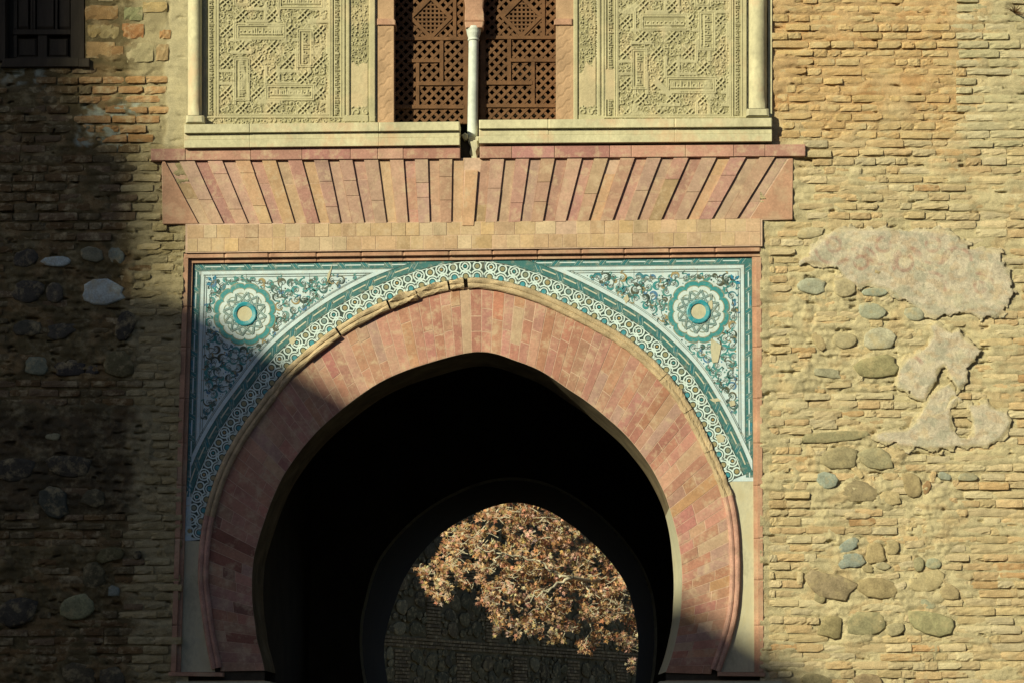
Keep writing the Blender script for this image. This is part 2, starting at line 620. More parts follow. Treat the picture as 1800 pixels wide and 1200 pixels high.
t = thing('watchtower', 'tall square watchtower with merlons far across the plaza', 'tower', (sun_to(190, 100, -52).x - 4, -48, 0))
m, c1 = shade_block(190, -160, -52, -44, 9, 0); m.build('wall', 'tower', t)
for k in range(5):
    m = MB(); m.box((c1.x - 9 + k * 2.0, -52, c1.z), (c1.x - 9 + k * 2.0 + 1.0, -51.2, c1.z + .9)); m.build('merlon', 'tower', t)
m, c2 = shade_block(298, 262, -50, -44, 4, 0); m.build('shade_annex', 'tower', t)  # unseen lower block added to step the shade edge on the wall
# unseen dark tree mass, added behind the camera to cut the sky light
m = MB()
V0, F0 = stone_mesh(5)
for k in range(70):
    a_ = rad(random.uniform(-70, 250)); 
    x_, y_ = 34 * math.cos(a_) + random.gauss(0, 3), -22 + 24 * math.sin(a_ - math.pi / 2 - rad(90)) if False else 0
    u_ = random.random()
    if u_ < .6: x_, y_ = random.uniform(-16, 45), random.uniform(-60, -42)
    else: x_, y_ = random.uniform(20, 30), random.uniform(-50, 5)
    h_ = random.uniform(10, 15)
    for q in range(3):
        z_ = h_ * (.3 + .28 * q); w_ = 5.5 - 1.4 * q
        m.add(V0 * np.array([w_, w_, h_ * .5]) @ np.array(Euler((0, 0, random.random() * 6)).to_matrix()).T + np.array([x_, y_, z_]), F0, (.03, .04, .02))
props(m.build('sky_blocking_wood', 'leafstuff', None), 'unseen dark tree mass added to block sky light on the gate', 'sky blocker', kind='stuff')

# ------------------------------------------------------------------ the two brick walls
C_ARC = (842.0, 1170.0)


def rects_noise(X, Y, rects, soft=14):
    r = np.zeros(np.shape(X))
    wob = 9 * fbm(np.asarray(X) / 40, np.asarray(Y) / 40, 3)
    for x0, y0, x1, y1 in rects:
        d = np.minimum(np.minimum(X - x0, x1 - X), np.minimum(Y - y0, y1 - Y)) + wob
        r = np.maximum(r, sstep(-soft / 2, soft / 2, d))
    return r


def lay_courses(x0, x1, y0, y1, course, blen, skip, pal, dmean=.0005, slope=0.0, hfrac=.72):
    out = []
    y = y0
    row = 0
    while y < y1:
        x = x0 - random.uniform(0, blen)
        ln = blen * random.uniform(.95, 1.25)
        rd = random.gauss(0, .0022)
        while x < x1:
            w = ln * random.choice((1, 1, 1, 1.05, .95, .55, 1.5)) * random.uniform(.92, 1.08)
            xa, xb = max(x, x0), min(x + w, x1)
            cx = (xa + xb) / 2
            cy = y + course / 2 + slope * (cx - x0) + 2.2 * float(perlin(cx / 110, y / 60)) + random.gauss(0, .35)
            if xb - xa > 7 and not skip(cx, cy):
                h = course * hfrac * random.uniform(.86, 1.14)
                d = dmean + rd + random.gauss(0, .0035) + .005 * float(perlin(cx / 70, cy / 50 + 7))
                out.append((cx, cy, xb - xa - random.uniform(.6, 2.4), h, d, random.gauss(0, .012), pal(cx, cy)))
            x += w
        y += course
        row += 1
    return out


# --- right wall
PATCH_A = [(1429, 432), (1461, 404), (1500, 400), (1575, 400), (1640, 402), (1680, 408), (1703, 428), (1727, 436), (1765, 443), (1772, 472), (1785, 494),
           (1787, 519), (1776, 538), (1754, 560), (1728, 563), (1700, 552), (1662, 560), (1640, 562), (1622, 552), (1600, 538), (1580, 528), (1560, 512), (1530, 506), (1505, 507),
           (1490, 500), (1470, 476), (1432, 466), (1402, 469), (1399, 452)]
PATCH_B = [(1593, 626), (1622, 609), (1636, 590), (1630, 572), (1646, 562), (1660, 574), (1672, 580), (1690, 576), (1696, 592), (1712, 600), (1734, 617), (1712, 638), (1704, 660),
           (1706, 673), (1684, 688), (1670, 670), (1659, 646), (1651, 652), (1652, 668), (1637, 684), (1630, 706), (1611, 706), (1592, 690), (1571, 684), (1574, 652)]
PATCH_C = [(1532, 764), (1548, 754), (1592, 752), (1610, 736), (1616, 716), (1640, 725), (1658, 716), (1670, 694), (1680, 690), (1690, 700), (1676, 720), (1675, 748), (1690, 764), (1708, 762),
           (1706, 736), (1694, 706), (1716, 706), (1738, 702), (1744, 712), (1776, 722), (1782, 744), (1762, 772), (1736, 788), (1690, 788), (1636, 792), (1586, 788), (1540, 778)]
PATCH_D = [(1634, 688), (1668, 668), (1690, 690), (1698, 706), (1684, 712), (1676, 700), (1668, 735), (1640, 748), (1604, 762), (1606, 735), (1624, 708)]
PATCHES = [PATCH_A, PATCH_B, PATCH_C]
STONES_R = [(1426, 503, 55, 28, 4, 'a9ab8e'), (1485, 506, 42, 30, 0, 'c0ad80'), (1538, 514, 42, 18, 0, '9fa78d'), (1584, 519, 36, 15, 0, 'aeb198'), (1532, 547, 54, 28, 3, 'a9ac8c'),
            (1608, 552, 34, 27, 0, 'aaa98a'), (1547, 596, 54, 40, -10, 'c9c09a'), (1483, 598, 40, 28, 5, 'b7a678'), (1440, 600, 16, 42, -28, 'b99e6e'), (1543, 644, 78, 38, -14, '8d8455'),
            (1455, 655, 48, 18, 6, '9f9a78'), (1466, 767, 110, 22, -2, '8e855c'), (1477, 805, 64, 42, 4, '97885f'), (1541, 806, 60, 36, 2, '9a9068'), (1454, 843, 33, 32, 0, '93a08c'),
            (1511, 864, 64, 36, 14, '94805a'), (1604, 852, 32, 42, -8, '9f8658'), (1629, 856, 16, 22, 10, 'a87748'), (1564, 874, 40, 24, 0, 'c2a873'), (1660, 836, 22, 14, 15, '98a08a'),
            (1700, 838, 36, 13, 5, 'a09a78'), (1492, 958, 40, 19, -22, '8b9a8c'), (1496, 985, 46, 26, -12, '88978a'), (1538, 972, 34, 34, 0, 'b59a66'), (1569, 962, 22, 28, 0, 'b39c6a'),
            (1552, 994, 26, 14, 0, 'ab9f78'), (1526, 999, 20, 12, 0, 'a28f62'), (1615, 990, 20, 24, 0, '9b9268'), (1641, 990, 26, 19, 12, 'a2a684'), (1459, 1030, 84, 50, 20, '957e5c'),
            (1543, 1032, 68, 38, 6, 'a1895a'), (1629, 1021, 66, 34, -6, 'c2ac78'), (1668, 1041, 32, 28, 0, 'b79d6c'), (1630, 1060, 32, 18, 0, 'a5a582'), (1461, 1102, 36, 42, 20, '8a7a4c'),
            (1522, 1095, 74, 38, -2, '90895f'), (1639, 1095, 78, 40, 8, '9c9564'), (1574, 1105, 30, 26, 0, 'ab9c70'), (1441, 1050, 22, 15, 20, '9a8a5f'), (1434, 1194, 44, 22, 0, '8f8158'),
            (1526, 1196, 52, 22, 0, '86694a'), (1620, 1200, 30, 14, 0, '8a5d40'), (1425, 410, 50, 20, -6, 'c3b184')]
RUBBLE_R = [(1385, 478, 1600, 690), (1420, 755, 1600, 830), (1432, 826, 1690, 905), (1462, 935, 1668, 1125), (1590, 905, 1680, 940)]


def in_patch(x, y, grow=0):
    return any(bool(in_poly(x, y, p)) for p in PATCHES)


def near_stone(x, y, L, k=1.0):
    for s in L:
        if abs(x - s[0]) < s[2] * .52 * k + 6 and abs(y - s[1]) < s[3] * .52 * k + 4:
            return True
    return False


def in_rects(x, y, L, sh=0):
    return any(a + sh < x < c - sh and b + sh < y < d - sh for a, b, c, d in L)


def smear(X, Y):
    return fbm(np.asarray(X, float) / 95 + 3, np.asarray(Y, float) / 60 + 5, 3)


def wall_h(rub):
    def f(X, Y):
        s = smear(X, Y)
        h = -.0155 + .0165 * sstep(-.08, .5, s) + .004 * fbm(X / 26, Y / 13, 3) + .003 * fbm(X / 6, Y / 4.5, 4, .65)
        h = h + .003 * np.sin((Y + 5 * perlin(X / 90, Y / 60)) * 2 * np.pi / 15.8)
        r = rects_noise(X, Y, rub)
        h = h + r * (.008 + .010 * fbm(X / 16 + 9, Y / 12, 4))
        e = -.03 * sstep(.55, .85, fbm(X / 38 + 40, Y / 9, 4))
        return h + e
    return f


def wall_c(base, tint):
    def f(X, Y):
        n = fbm(X / 60 + 31, Y / 50, 4)
        k = tint(X, Y)[..., None]
        a = np.array(base) * (1 + .16 * n)[..., None]
        b = np.array(A('c99d66')) * (1 + .1 * n)[..., None]
        return np.clip(a * (1 - k) + b * k, .02, .8)
    return f


wall_r = thing('brick_wall', 'sunlit ochre brick and rubble wall with peeling painted plaster patches', 'wall', tuple(W((1600, 1190))[0] * np.array([1, 1, 0])))
hfield('mortar_bed', 1336, 2040, -60, 1280, 2.0, lambda X, Y: wall_h(RUBBLE_R)(X, Y) + .012 * sstep(1362, 1340, X), 'mortar', wall_r,
       wall_c(MORT, lambda X, Y: .75 * sstep(330, 150, Y + 60 * fbm(X / 80, Y / 80, 3)) * sstep(1760, 1640, X) + .3 * sstep(.1, .6, fbm(X / 50, Y / 40 + 3, 3))))


def pal_r(x, y):
    if y < 240 and x < 1690: return pick(PAL_ORANGE)
    if x > 1690 and y < 260: return pick(PAL_GREY)
    if random.random() < .04: return pick([A('c09c68'), A('bc9462')])
    return pick(PAL_BRICK)


def skip_r(x, y):
    if x < 1352 or in_patch(x, y) or near_stone(x, y, STONES_R, .8): return True
    if y < 270 and x < 1368: return True
    if y < 415 and y > 250 and x < 1420 - max(0, (y - 385)) * 2: return True
    if in_rects(x, y, RUBBLE_R, 4): return random.random() < .78
    return random.random() < .025


EDGE = lambda y: 1694 + 14 * float(perlin(y / 30, 3.3))
BL = lay_courses(1352, 1710, -40, 1260, 15.8, 38, lambda x, y: skip_r(x, y) or x > EDGE(y), pal_r) + lay_courses(1680, 1960, -40, 1260, 15.8, 46, lambda x, y: skip_r(x, y) or x <= EDGE(y), pal_r, hfrac=.76)
# loose chips of brick set upright between the stones
for (x, y, w, h, r) in [(1507, 828, 26, 9, -48), (1640, 836, 22, 9, 75), (1406, 1015, 22, 10, 88), (1590, 848, 40, 11, 0), (1580, 862, 38, 10, 0), (1600, 990, 38, 11, -3),
                        (1560, 1012, 40, 10, 4), (1580, 1030, 26, 12, 18), (1575, 1068, 44, 12, 2), (1535, 1066, 40, 12, 3), (1474, 676, 44, 9, 2), (1448, 560, 36, 9, 0), (1478, 560, 30, 9, 2),
                        (1452, 730, 40, 14, 0), (1450, 748, 42, 10, 0), (1508, 905, 44, 10, 0), (1608, 955, 32, 12, 5), (1445, 960, 34, 10, 0), (1670, 900, 30, 14, 20)]:
    BL.append((x, y, w, h, random.uniform(.0, .012), rad(-r), pick(PAL_BRICK)))
for k in range(120):
    a, b, c, d = random.choice(RUBBLE_R)
    x, y = random.uniform(a + 6, c - 6), random.uniform(b + 5, d - 5)
    if not near_stone(x, y, STONES_R, .7) and not in_patch(x, y):
        BL.append((x, y, random.uniform(9, 26), random.uniform(6, 11), random.uniform(-.008, .008), random.gauss(0, .15), pick(PAL_BRICK)))
place_bricks(wall_r, BL, 'brick', 'brickstuff')
place_stones(wall_r, [(x, y, w, h, r, tuple((.72 * v + .28 * q) * .82 for v, q in zip(A(c), MORT)), random.uniform(-.004, .004)) for x, y, w, h, r, c in STONES_R])


def patch_fields(poly, thick):
    def mask(X, Y):
        wob = 9 * fbm(X / 26, Y / 26, 4)
        return in_poly(X + wob, Y + 9 * fbm(X / 26 + 50, Y / 26, 4), poly)

    def h(X, Y):
        d = seg_dist(X, Y, poly)
        return thick * sstep(-1, 9, d) * .85 - .001 + .0045 * fbm(X / 30, Y / 22, 4) + .0018 * fbm(X / 6, Y / 6, 3) + .0055
    return mask, h


ARCS = [(1466, 430, 34, .2, 2.9), (1552, 430, 34, .2, 2.9), (1640, 430, 34, .2, 2.9), (1514, 462, 26, 3.2, 6.2), (1596, 462, 26, 2.6, 6.6), (1682, 462, 26, 3.0, 6.2), (1636, 505, 26, 4.6, 6.6),
        (1722, 505, 24, 4.4, 6.6), (1466, 430, 12, 0, 6.3), (1552, 430, 12, 0, 6.3), (1640, 430, 12, 0, 6.3), (1600, 650, 24, 3.6, 5.8), (1590, 462, 14, 0, 6.3), (1514, 462, 11, 0, 6.3), (1722, 505, 9, 0, 6.3)]


def patch_c(poly, ochre):
    def f(X, Y):
        n = fbm(X / 30, Y / 24 + 11, 4)
        base = np.array(A('d2c09c'))[None, None] * (1 + .12 * n)[..., None]
        g = sstep(.0, .4, fbm(X / 34 + 8, Y / 22, 3))[..., None]
        base = base * (1 - .6 * g) + np.array(A('b6ae8c')) * .6 * g
        w_ = sstep(.1, .5, fbm(X / 26 + 80, Y / 18, 3))[..., None]
        base = base * (1 - .5 * w_) + np.array(A('c8a87c')) * .5 * w_
        red = np.zeros(X.shape)
        for cx, cy, r, a0, a1 in ARCS:
            a = np.mod(np.arctan2(Y - cy, X - cx), 2 * np.pi)
            on = ((a > a0) & (a < a1)) | ((a + 2 * np.pi < a1))
            red = np.maximum(red, on * sstep(4.2, 2.0, np.abs(np.hypot(X - cx, Y - cy) - r)))
        red = red * np.clip(.55 + 1.1 * fbm(X / 16, Y / 16 + 4, 3), 0, 1)
        base = base * (1 - red[..., None] * .55) + np.array(A('b07c66')) * red[..., None] * .55
        o = sstep(9, 3, seg_dist(X, Y, poly))[..., None] * ochre
        return np.clip((base * (1 - o) + np.array(A('cdb884')) * o) * (1 - .3 * sstep(.03, .0, np.abs(fbm(X / 40 + 21, Y / 30, 3))) * sstep(0, .3, fbm(X / 50, Y / 50 + 9, 2)))[..., None] * (1 + .13 * fbm(X / 5, Y / 5, 3))[..., None], .02, .8)
    return f


for poly, th, oc, nm in ((PATCH_A, .012, .45, None), (PATCH_B, .014, .8, None), (PATCH_C, .014, .8, None), (PATCH_D, .009, 1.0, None)):
    xs, ys = [p[0] for p in poly], [p[1] for p in poly]
    mk, hh = patch_fields(poly, th)
    hfield('plaster_patch', min(xs) - 6, max(xs) + 6, min(ys) - 6, max(ys) + 6, 1.7, hh, 'mortar', wall_r, patch_c(poly, oc), mask=mk, skirt=-.02)

# --- shaded wall
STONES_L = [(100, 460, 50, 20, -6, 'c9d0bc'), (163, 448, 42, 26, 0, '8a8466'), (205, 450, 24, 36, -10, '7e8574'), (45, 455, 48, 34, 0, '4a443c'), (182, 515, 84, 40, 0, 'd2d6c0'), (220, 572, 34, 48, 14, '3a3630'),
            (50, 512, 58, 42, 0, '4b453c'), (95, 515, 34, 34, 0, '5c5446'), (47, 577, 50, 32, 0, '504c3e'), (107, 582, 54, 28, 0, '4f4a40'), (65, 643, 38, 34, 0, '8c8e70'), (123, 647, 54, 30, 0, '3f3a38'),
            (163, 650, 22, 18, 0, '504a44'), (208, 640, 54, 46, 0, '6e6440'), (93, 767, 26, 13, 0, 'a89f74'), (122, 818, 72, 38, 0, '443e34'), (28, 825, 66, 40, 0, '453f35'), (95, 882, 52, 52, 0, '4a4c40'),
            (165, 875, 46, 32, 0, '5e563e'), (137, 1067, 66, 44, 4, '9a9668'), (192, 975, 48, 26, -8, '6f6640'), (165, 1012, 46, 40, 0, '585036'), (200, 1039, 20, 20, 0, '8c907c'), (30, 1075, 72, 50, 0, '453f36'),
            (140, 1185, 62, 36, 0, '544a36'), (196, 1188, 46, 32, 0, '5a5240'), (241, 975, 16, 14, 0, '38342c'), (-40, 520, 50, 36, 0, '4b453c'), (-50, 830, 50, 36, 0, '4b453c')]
RUBBLE_L = [(12, 432, 240, 668), (-70, 712, 264, 905), (-70, 958, 206, 1098), (-70, 1165, 240, 1250)]
FLAT_L = [(148, -60, 300, 124)]
DIRT_SHADE = [(-70, 712, 262, 905)]  # dirty rough mortar, darkened further in colour so it sinks into shade
wall_l = thing('brick_wall', 'shaded brick and rubble wall beside the dark shuttered window', 'wall', tuple(W((150, 1190))[0] * np.array([1, 1, 0])))


def hl(X, Y):
    h = wall_h(RUBBLE_L)(X, Y)
    r = rects_noise(X, Y, FLAT_L + [(292, -60, 345, 262)], 8)
    h = h * (1 - .6 * r) + r * (.006 + .002 * fbm(X / 10, Y / 10, 3))
    e = sstep(296, 318, X) * sstep(262, 300, Y)
    return h + e * .012


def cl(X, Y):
    base = wall_c(A('72623f'), lambda X, Y: .25 * sstep(0, .5, fbm(X / 50, Y / 40 + 3, 3)))(X, Y)  # mortar darkened in colour too, to deepen the wall's shade
    dk = (rects_noise(X, Y, DIRT_SHADE, 60) * .7)[..., None]
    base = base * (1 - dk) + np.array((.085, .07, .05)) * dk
    li = (sstep(215, 250, X + 14 * fbm(X / 30, Y / 30, 3)) * .85)[..., None]  # lighter to the right: falloff of the shade put into the mortar colour
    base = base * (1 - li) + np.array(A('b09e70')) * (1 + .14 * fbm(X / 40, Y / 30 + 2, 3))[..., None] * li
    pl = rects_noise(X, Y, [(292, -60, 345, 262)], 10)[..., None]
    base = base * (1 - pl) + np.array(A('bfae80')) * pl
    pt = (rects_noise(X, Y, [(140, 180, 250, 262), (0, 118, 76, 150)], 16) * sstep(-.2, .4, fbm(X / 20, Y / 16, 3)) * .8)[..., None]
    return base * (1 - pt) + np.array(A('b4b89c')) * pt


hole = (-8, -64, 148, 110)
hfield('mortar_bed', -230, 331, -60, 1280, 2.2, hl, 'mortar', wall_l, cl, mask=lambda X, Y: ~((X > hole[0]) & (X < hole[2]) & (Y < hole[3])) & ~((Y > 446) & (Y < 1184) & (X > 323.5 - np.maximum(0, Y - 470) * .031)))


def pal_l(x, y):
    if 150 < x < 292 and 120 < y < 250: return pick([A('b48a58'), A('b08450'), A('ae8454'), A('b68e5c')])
    if x > 236: return pick([A('ac9a6c'), A('b29c6a'), A('a69262')])  # lighter bricks here carry the same painted shade falloff
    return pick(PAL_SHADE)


def skip_l(x, y):
    if in_rects(x, y, FLAT_L) or (x > 288 and y < 264): return True
    if x < 158 and y < 122: return True
    if x > 322 - max(0, y - 450) * .035 or near_stone(x, y, STONES_L, .8): return True
    if 0 < x < 76 and 118 < y < 150: return True
    if x > 285 and 264 < y < 400: return True
    if in_rects(x, y, DIRT_SHADE): return random.random() < .95
    if in_rects(x, y, RUBBLE_L, 4): return random.random() < .7
    return random.random() < .03


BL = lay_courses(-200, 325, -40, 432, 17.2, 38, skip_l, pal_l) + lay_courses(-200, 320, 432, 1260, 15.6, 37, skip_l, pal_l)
for (x, y, w, h, c) in [(178, 22, 60, 27, 'a5804f'), (234, 24, 34, 24, '8f8a5c'), (233, 55, 40, 28, 'a57446'), (165, 55, 24, 24, 'a98e58'), (192, 56, 34, 26, 'a6905e'), (176, 88, 52, 30, 'ad8a58'), (204, 92, 26, 22, 'a07a4c'),
                        (246, 92, 48, 36, 'a49468'), (290, 60, 20, 16, 'a87e4e'), (272, 12, 44, 20, 'b09560'), (285, 92, 22, 30, 'a08458'), (180, -8, 40, 22, '9a8a60')]:
    BL.append((x, y, w, h, .011, random.gauss(0, .02), A(c)))
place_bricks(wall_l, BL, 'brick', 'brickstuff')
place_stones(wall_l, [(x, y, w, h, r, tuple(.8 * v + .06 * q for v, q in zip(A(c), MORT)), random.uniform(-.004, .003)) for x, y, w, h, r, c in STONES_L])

# ------------------------------------------------------------------ the arch
E = smooth(curve([(372, 1175), (367, 1150), (361, 1120), (356, 1085), (351, 1045), (348, 1017), (349, 987), (352, 950), (355, 927), (360, 904), (367, 876), (379, 839), (393, 806), (411, 773), (430, 743),
                  (458, 706), (501, 650), (548, 608), (591, 576), (629, 553), (670, 532), (710, 516), (760, 500), (812, 490), (850, 489), (905, 500), (950, 515), (1000, 537), (1050, 563), (1100, 592),
                  (1140, 624), (1190, 675), (1210, 705), (1226, 732), (1240, 758), (1254, 787), (1267, 815), (1277, 841), (1287, 866), (1294, 897), (1298, 927), (1300, 955), (1301, 990), (1301, 1020), (1299, 1055),
                  (1297, 1075), (1290, 1107), (1280, 1140), (1266, 1180)], 520), 4, 3)
INTR = curve([(466, 1195), (466, 1182), (459, 1150), (452, 1125), (449, 1100), (444, 1062), (443, 1020), (446, 982), (453, 952), (463, 920), (477, 881), (495, 841), (514, 811), (535, 783), (560, 755), (590, 728), (625, 700),
              (665, 673), (710, 652), (765, 634), (810, 622), (842, 618), (870, 621), (900, 631), (950, 651), (1000, 684), (1030, 704), (1065, 732), (1100, 764), (1130, 800), (1148, 827), (1165, 860),
              (1175, 886), (1187, 927), (1194, 960), (1198, 990), (1199, 1020), (1198, 1050), (1196, 1080), (1193, 1100), (1186, 1132), (1178, 1160), (1164, 1196)], 420)
D_FACE, D_TILE = -.045, -.05
MOULD_W = 18.0


def polar(P):
    a = np.arctan2(C_ARC[1] - P[:, 1], P[:, 0] - C_ARC[0])
    a = np.where(a < -1.6, a + 2 * np.pi, a)
    r = np.hypot(P[:, 0] - C_ARC[0], P[:, 1] - C_ARC[1])
    o = np.argsort(a)
    return a[o], r[o]


PI_ = polar(INTR)
PO_ = polar(offset(E, -MOULD_W + 2))
PE_ = polar(E)


def on(pol, a):
    return np.stack([C_ARC[0] + np.interp(a, *pol) * np.cos(a), C_ARC[1] - np.interp(a, *pol) * np.sin(a)], -1)


arch = thing('horseshoe_arch', 'large pointed horseshoe arch faced in radiating pink brick', 'arch', tuple(W((842, 1190))[0] * np.array([1, 1, 0])))
AR = np.linspace(math.pi + .02, -.03, 230)
m = MB()                                      # mortar face behind the bricks
inn, out = on(PI_, AR), on(PO_, AR)
m.ribbon(out, inn, D_FACE - .0012, (.5, .5, .5))
m.build('joint_mortar', 'joint', arch)
VP = [A(h) for h in ('b88668', 'b48062', 'ba8a6e', 'b27e64', 'b7876c', 'bb8e70', 'b17d64', 'b68468', 'b4846a')]
a = -.035
while a < math.pi + .02:
    step = random.uniform(.0265, .034)
    if a > math.pi - .9 or a < .8: step *= 1.25
    g = .0022
    a0, a1 = a + g / 2, a + step - g / 2
    n = random.choice((2, 2, 3, 2, 3, 1))
    cuts = [0, random.uniform(.18, .42), random.uniform(.55, .82), 1] if n == 3 else [0, random.uniform(.2, .8), 1] if n == 2 else [0, 1]
    base = pick(VP)
    for k in range(len(cuts) - 1):
        u0, u1 = cuts[k], cuts[k + 1]
        gi = .006
        P = []
        for aa, u in ((a0, u0 + gi), (a1, u0 + gi), (a1, u1 - gi), (a0, u1 - gi)):
            i, o = on(PI_, np.array([aa]))[0], on(PO_, np.array([aa]))[0]
            P.append(i + (o - i) * u)
        m = MB()
        m.prism(P, D_FACE - .03, D_FACE + random.gauss(.0004, .0006), cham=.3)
        rr = random.random()
        c = tuple(v * random.uniform(.93, 1.07) for v in base)
        if a < .75 and random.random() < .4: c = pick([A('b58466'), A('b4885e'), A('b98864')])
        if a > 2.5 and random.random() < .25: c = pick([A('94644e'), A('8c6450')])
        if rr < .02: c = A('b37866')
        elif rr < .05: c = A('be9c78')
        elif rr < .1: c = A('b28c74')
        m.build('brick', 'voussoir', arch, col=c)
    a += step
# intrados (thickness of the arch) and its backing
m = MB()
fr = W(on(PI_, AR), D_FACE - .004)
bk = fr.copy(); bk[:, 1] = .7
bk[:, 0] -= .032 * np.array([float(sstep(.72, .46, q)) for q in AR])
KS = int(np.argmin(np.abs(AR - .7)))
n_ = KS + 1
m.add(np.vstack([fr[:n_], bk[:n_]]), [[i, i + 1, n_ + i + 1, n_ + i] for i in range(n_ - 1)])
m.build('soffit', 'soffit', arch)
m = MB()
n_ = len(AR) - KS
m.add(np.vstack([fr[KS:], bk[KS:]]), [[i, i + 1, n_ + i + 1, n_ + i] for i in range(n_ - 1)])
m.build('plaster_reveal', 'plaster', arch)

# archivolt: a two-ribbed moulding, broken along the shaded shoulder
SEG = np.linspace(0, len(E) - 1, len(E)).astype(int)
prof = [(1.0, D_TILE - .01), (0.5, -.026), (-1, -.017), (-4, -.014), (-7, -.017), (-8.5, -.024), (-10, -.018), (-13, -.014), (-16, -.02), (-18, -.03), (-18.6, D_FACE - .01)]


def mould_run(i0, i1, jitter, pinkish, name='moulding', drop=0.0):
    idx = np.arange(i0, min(i1 + 1, len(E)))
    P, N_ = E[idx], normals(E)[idx]
    V = []; C = []
    base = np.array(A('be8f74') if pinkish else A('bda276'))
    for q, (u, d) in enumerate(prof):
        wob = jitter * (fbm(idx / 5.0 + q * .35, np.full(len(idx), 3.3), 3))
        pts = P + N_ * (u + wob * 2.0)[:, None]
        dd = np.full(len(idx), d) + (wob * .008 - drop if 0 < q < len(prof) - 1 else 0)
        V.append(W(pts, dd))
        C.append(base[None] * (1 + .15 * fbm(idx / 9.0, np.full(len(idx), 7.7), 3))[:, None])
    V = np.array(V); K, n, _ = V.shape
    I = np.arange(K * n).reshape(K, n)
    Q = np.stack([I[:-1, :-1], I[:-1, 1:], I[1:, 1:], I[1:, :-1]], -1).reshape(-1, 4)
    caps = [list(I[:, 0]), list(I[::-1, -1])]
    me = mesh_np(name, V.reshape(-1, 3), Q.tolist() + caps, vcol=np.array(C).reshape(-1, 3))
    return link(name, me, 'tanmould', arch)


def idx_at(x, y):
    return int(np.argmin(np.hypot(E[:, 0] - x, E[:, 1] - y)))


i_l, i_b, i_b2, i_ap, i_r = idx_at(468, 690), idx_at(500, 650), idx_at(815, 490), idx_at(850, 489), idx_at(1277, 843)
k = 0
while k < i_l - 6:                                    # shaded, sound run in short lengths
    n = random.randint(11, 17); e = min(k + n, i_l)
    mould_run(k, e, .12, k < 70); k = e
mould_run(i_l - 2, i_b + 2, 1.6, False, drop=.006)
k = i_b + 2
while k < i_b2:                                       # broken run
    n = random.randint(5, 20)
    e = min(k + n, i_b2 + 2)
    mould_run(k, e, random.uniform(.4, 2.2), False, drop=random.choice((-.012, -.008, 0, .006)))
    k = e + (1 if random.random() < .25 else 0)
k = i_b2 + 2
while k < i_r + 8:
    n = random.randint(7, 15); e = min(k + n, i_r + 8)
    late = k > i_r - 60
    mould_run(k, e, 1.0 if late else .4, False, drop=.006 if late and random.random() < .5 else 0); k = e
while k < len(E) - 1:
    n = random.randint(10, 16); e = min(k + n, len(E))
    mould_run(k, e, .1, True); k = e

# ------------------------------------------------------------------ alfiz frame, plaster infill, brick band, imposts
alfiz = thing('alfiz_frame', 'thin pink rectangular moulding framing the arch and its tiles', 'frame', tuple(W((842, 1190))[0] * np.array([1, 1, 0])))
TOPL, TOPR = 443.0, 431.0


def topy(x, off):
    return TOPL + off + (TOPR - TOPL) * (x - 330) / 1007.0


def lx(y, off):            # frame line at the shaded side leans a little
    return 322 + off - max(0, y - 470) * .031


def rx(y, off):
    return 1338 + off + max(0, y - 440) * .006


def runs(a, b, n):
    c = [a + (b - a) * k / n + (random.uniform(-8, 8) if 0 < k < n else 0) for k in range(n + 1)]
    return list(zip(c[:-1], c[1:]))


for x0, x1 in runs(323, 1338, 13):
    m = MB(); j = random.gauss(0, .0015); jj = random.gauss(0, .4)
    m.prism([(x0, topy(x0, 2.5 + jj)), (x1 - .5, topy(x1, 2.5 + jj)), (x1 - .5, topy(x1, 11)), (x0, topy(x0, 11))], -.06, .004 + j, cham=2.0)
    m.build('bead', 'pinkmould', alfiz)
    m = MB()
    m.prism([(x0, topy(x0, 11.2)), (x1 - .4, topy(x1, 11.2)), (x1 - .4, topy(x1, 20)), (x0, topy(x0, 20))], -.09, -.028 + j, cham=1.0)
    m.build('fillet', 'pinkmould', alfiz)
for y0, y1 in runs(452, 1182, 9):
    for side in (0, 1):
        f = lx if side == 0 else rx
        s = 1 if side == 0 else -1
        j = random.gauss(0, .001)
        m = MB(); m.prism([(f(y0, 0), y0), (f(y0, s * 9), y0), (f(y1, s * 9), y1 - .5), (f(y1, 0), y1 - .5)], -.06, .002 + j, cham=2.0); m.build('bead', 'pinkmould', alfiz)
        w2 = 17 if side == 0 else 16
        m = MB(); m.prism([(f(y0, s * 9.2), y0), (f(y0, s * w2), y0), (f(y1, s * w2), y1 - .4), (f(y1, s * 9.2), y1 - .4)], -.09, -.028 + j, cham=1.0); m.build('fillet', 'pinkmould', alfiz)

# plaster below the tiles
for side in (0, 1):
    ys = np.linspace(950 if side == 0 else 845, 1180, 40)
    half = E[:idx_at(850, 489)] if side == 0 else E[idx_at(850, 489):]
    ex = np.array([half[np.argmin(np.abs(half[:, 1] - y)), 0] for y in ys])
    Pa = np.stack([ex + (6 if side == 0 else -6), ys], 1)
    Pb = np.stack([[lx(y, 16) if side == 0 else rx(y, -15) for y in ys], ys], 1)
    m = MB()
    if side == 0: m.ribbon(Pb, Pa, D_TILE - .002, (.5, .5, .5))
    else: m.ribbon(Pa, Pb, D_TILE - .002, (.5, .5, .5))
    m.build('plaster_infill', 'plaster', alfiz)
for side in (0, 1):       # sill closing the frame at the springing
    x0, x1 = ((296, 392) if side == 0 else (1262, 1346))
    m = MB(); m.prism([(x0, 1180), (x1, 1181), (x1, 1188), (x0, 1187)], -.06, .012, cham=1.5, back=True); m.build('sill', 'pinkmould', alfiz)

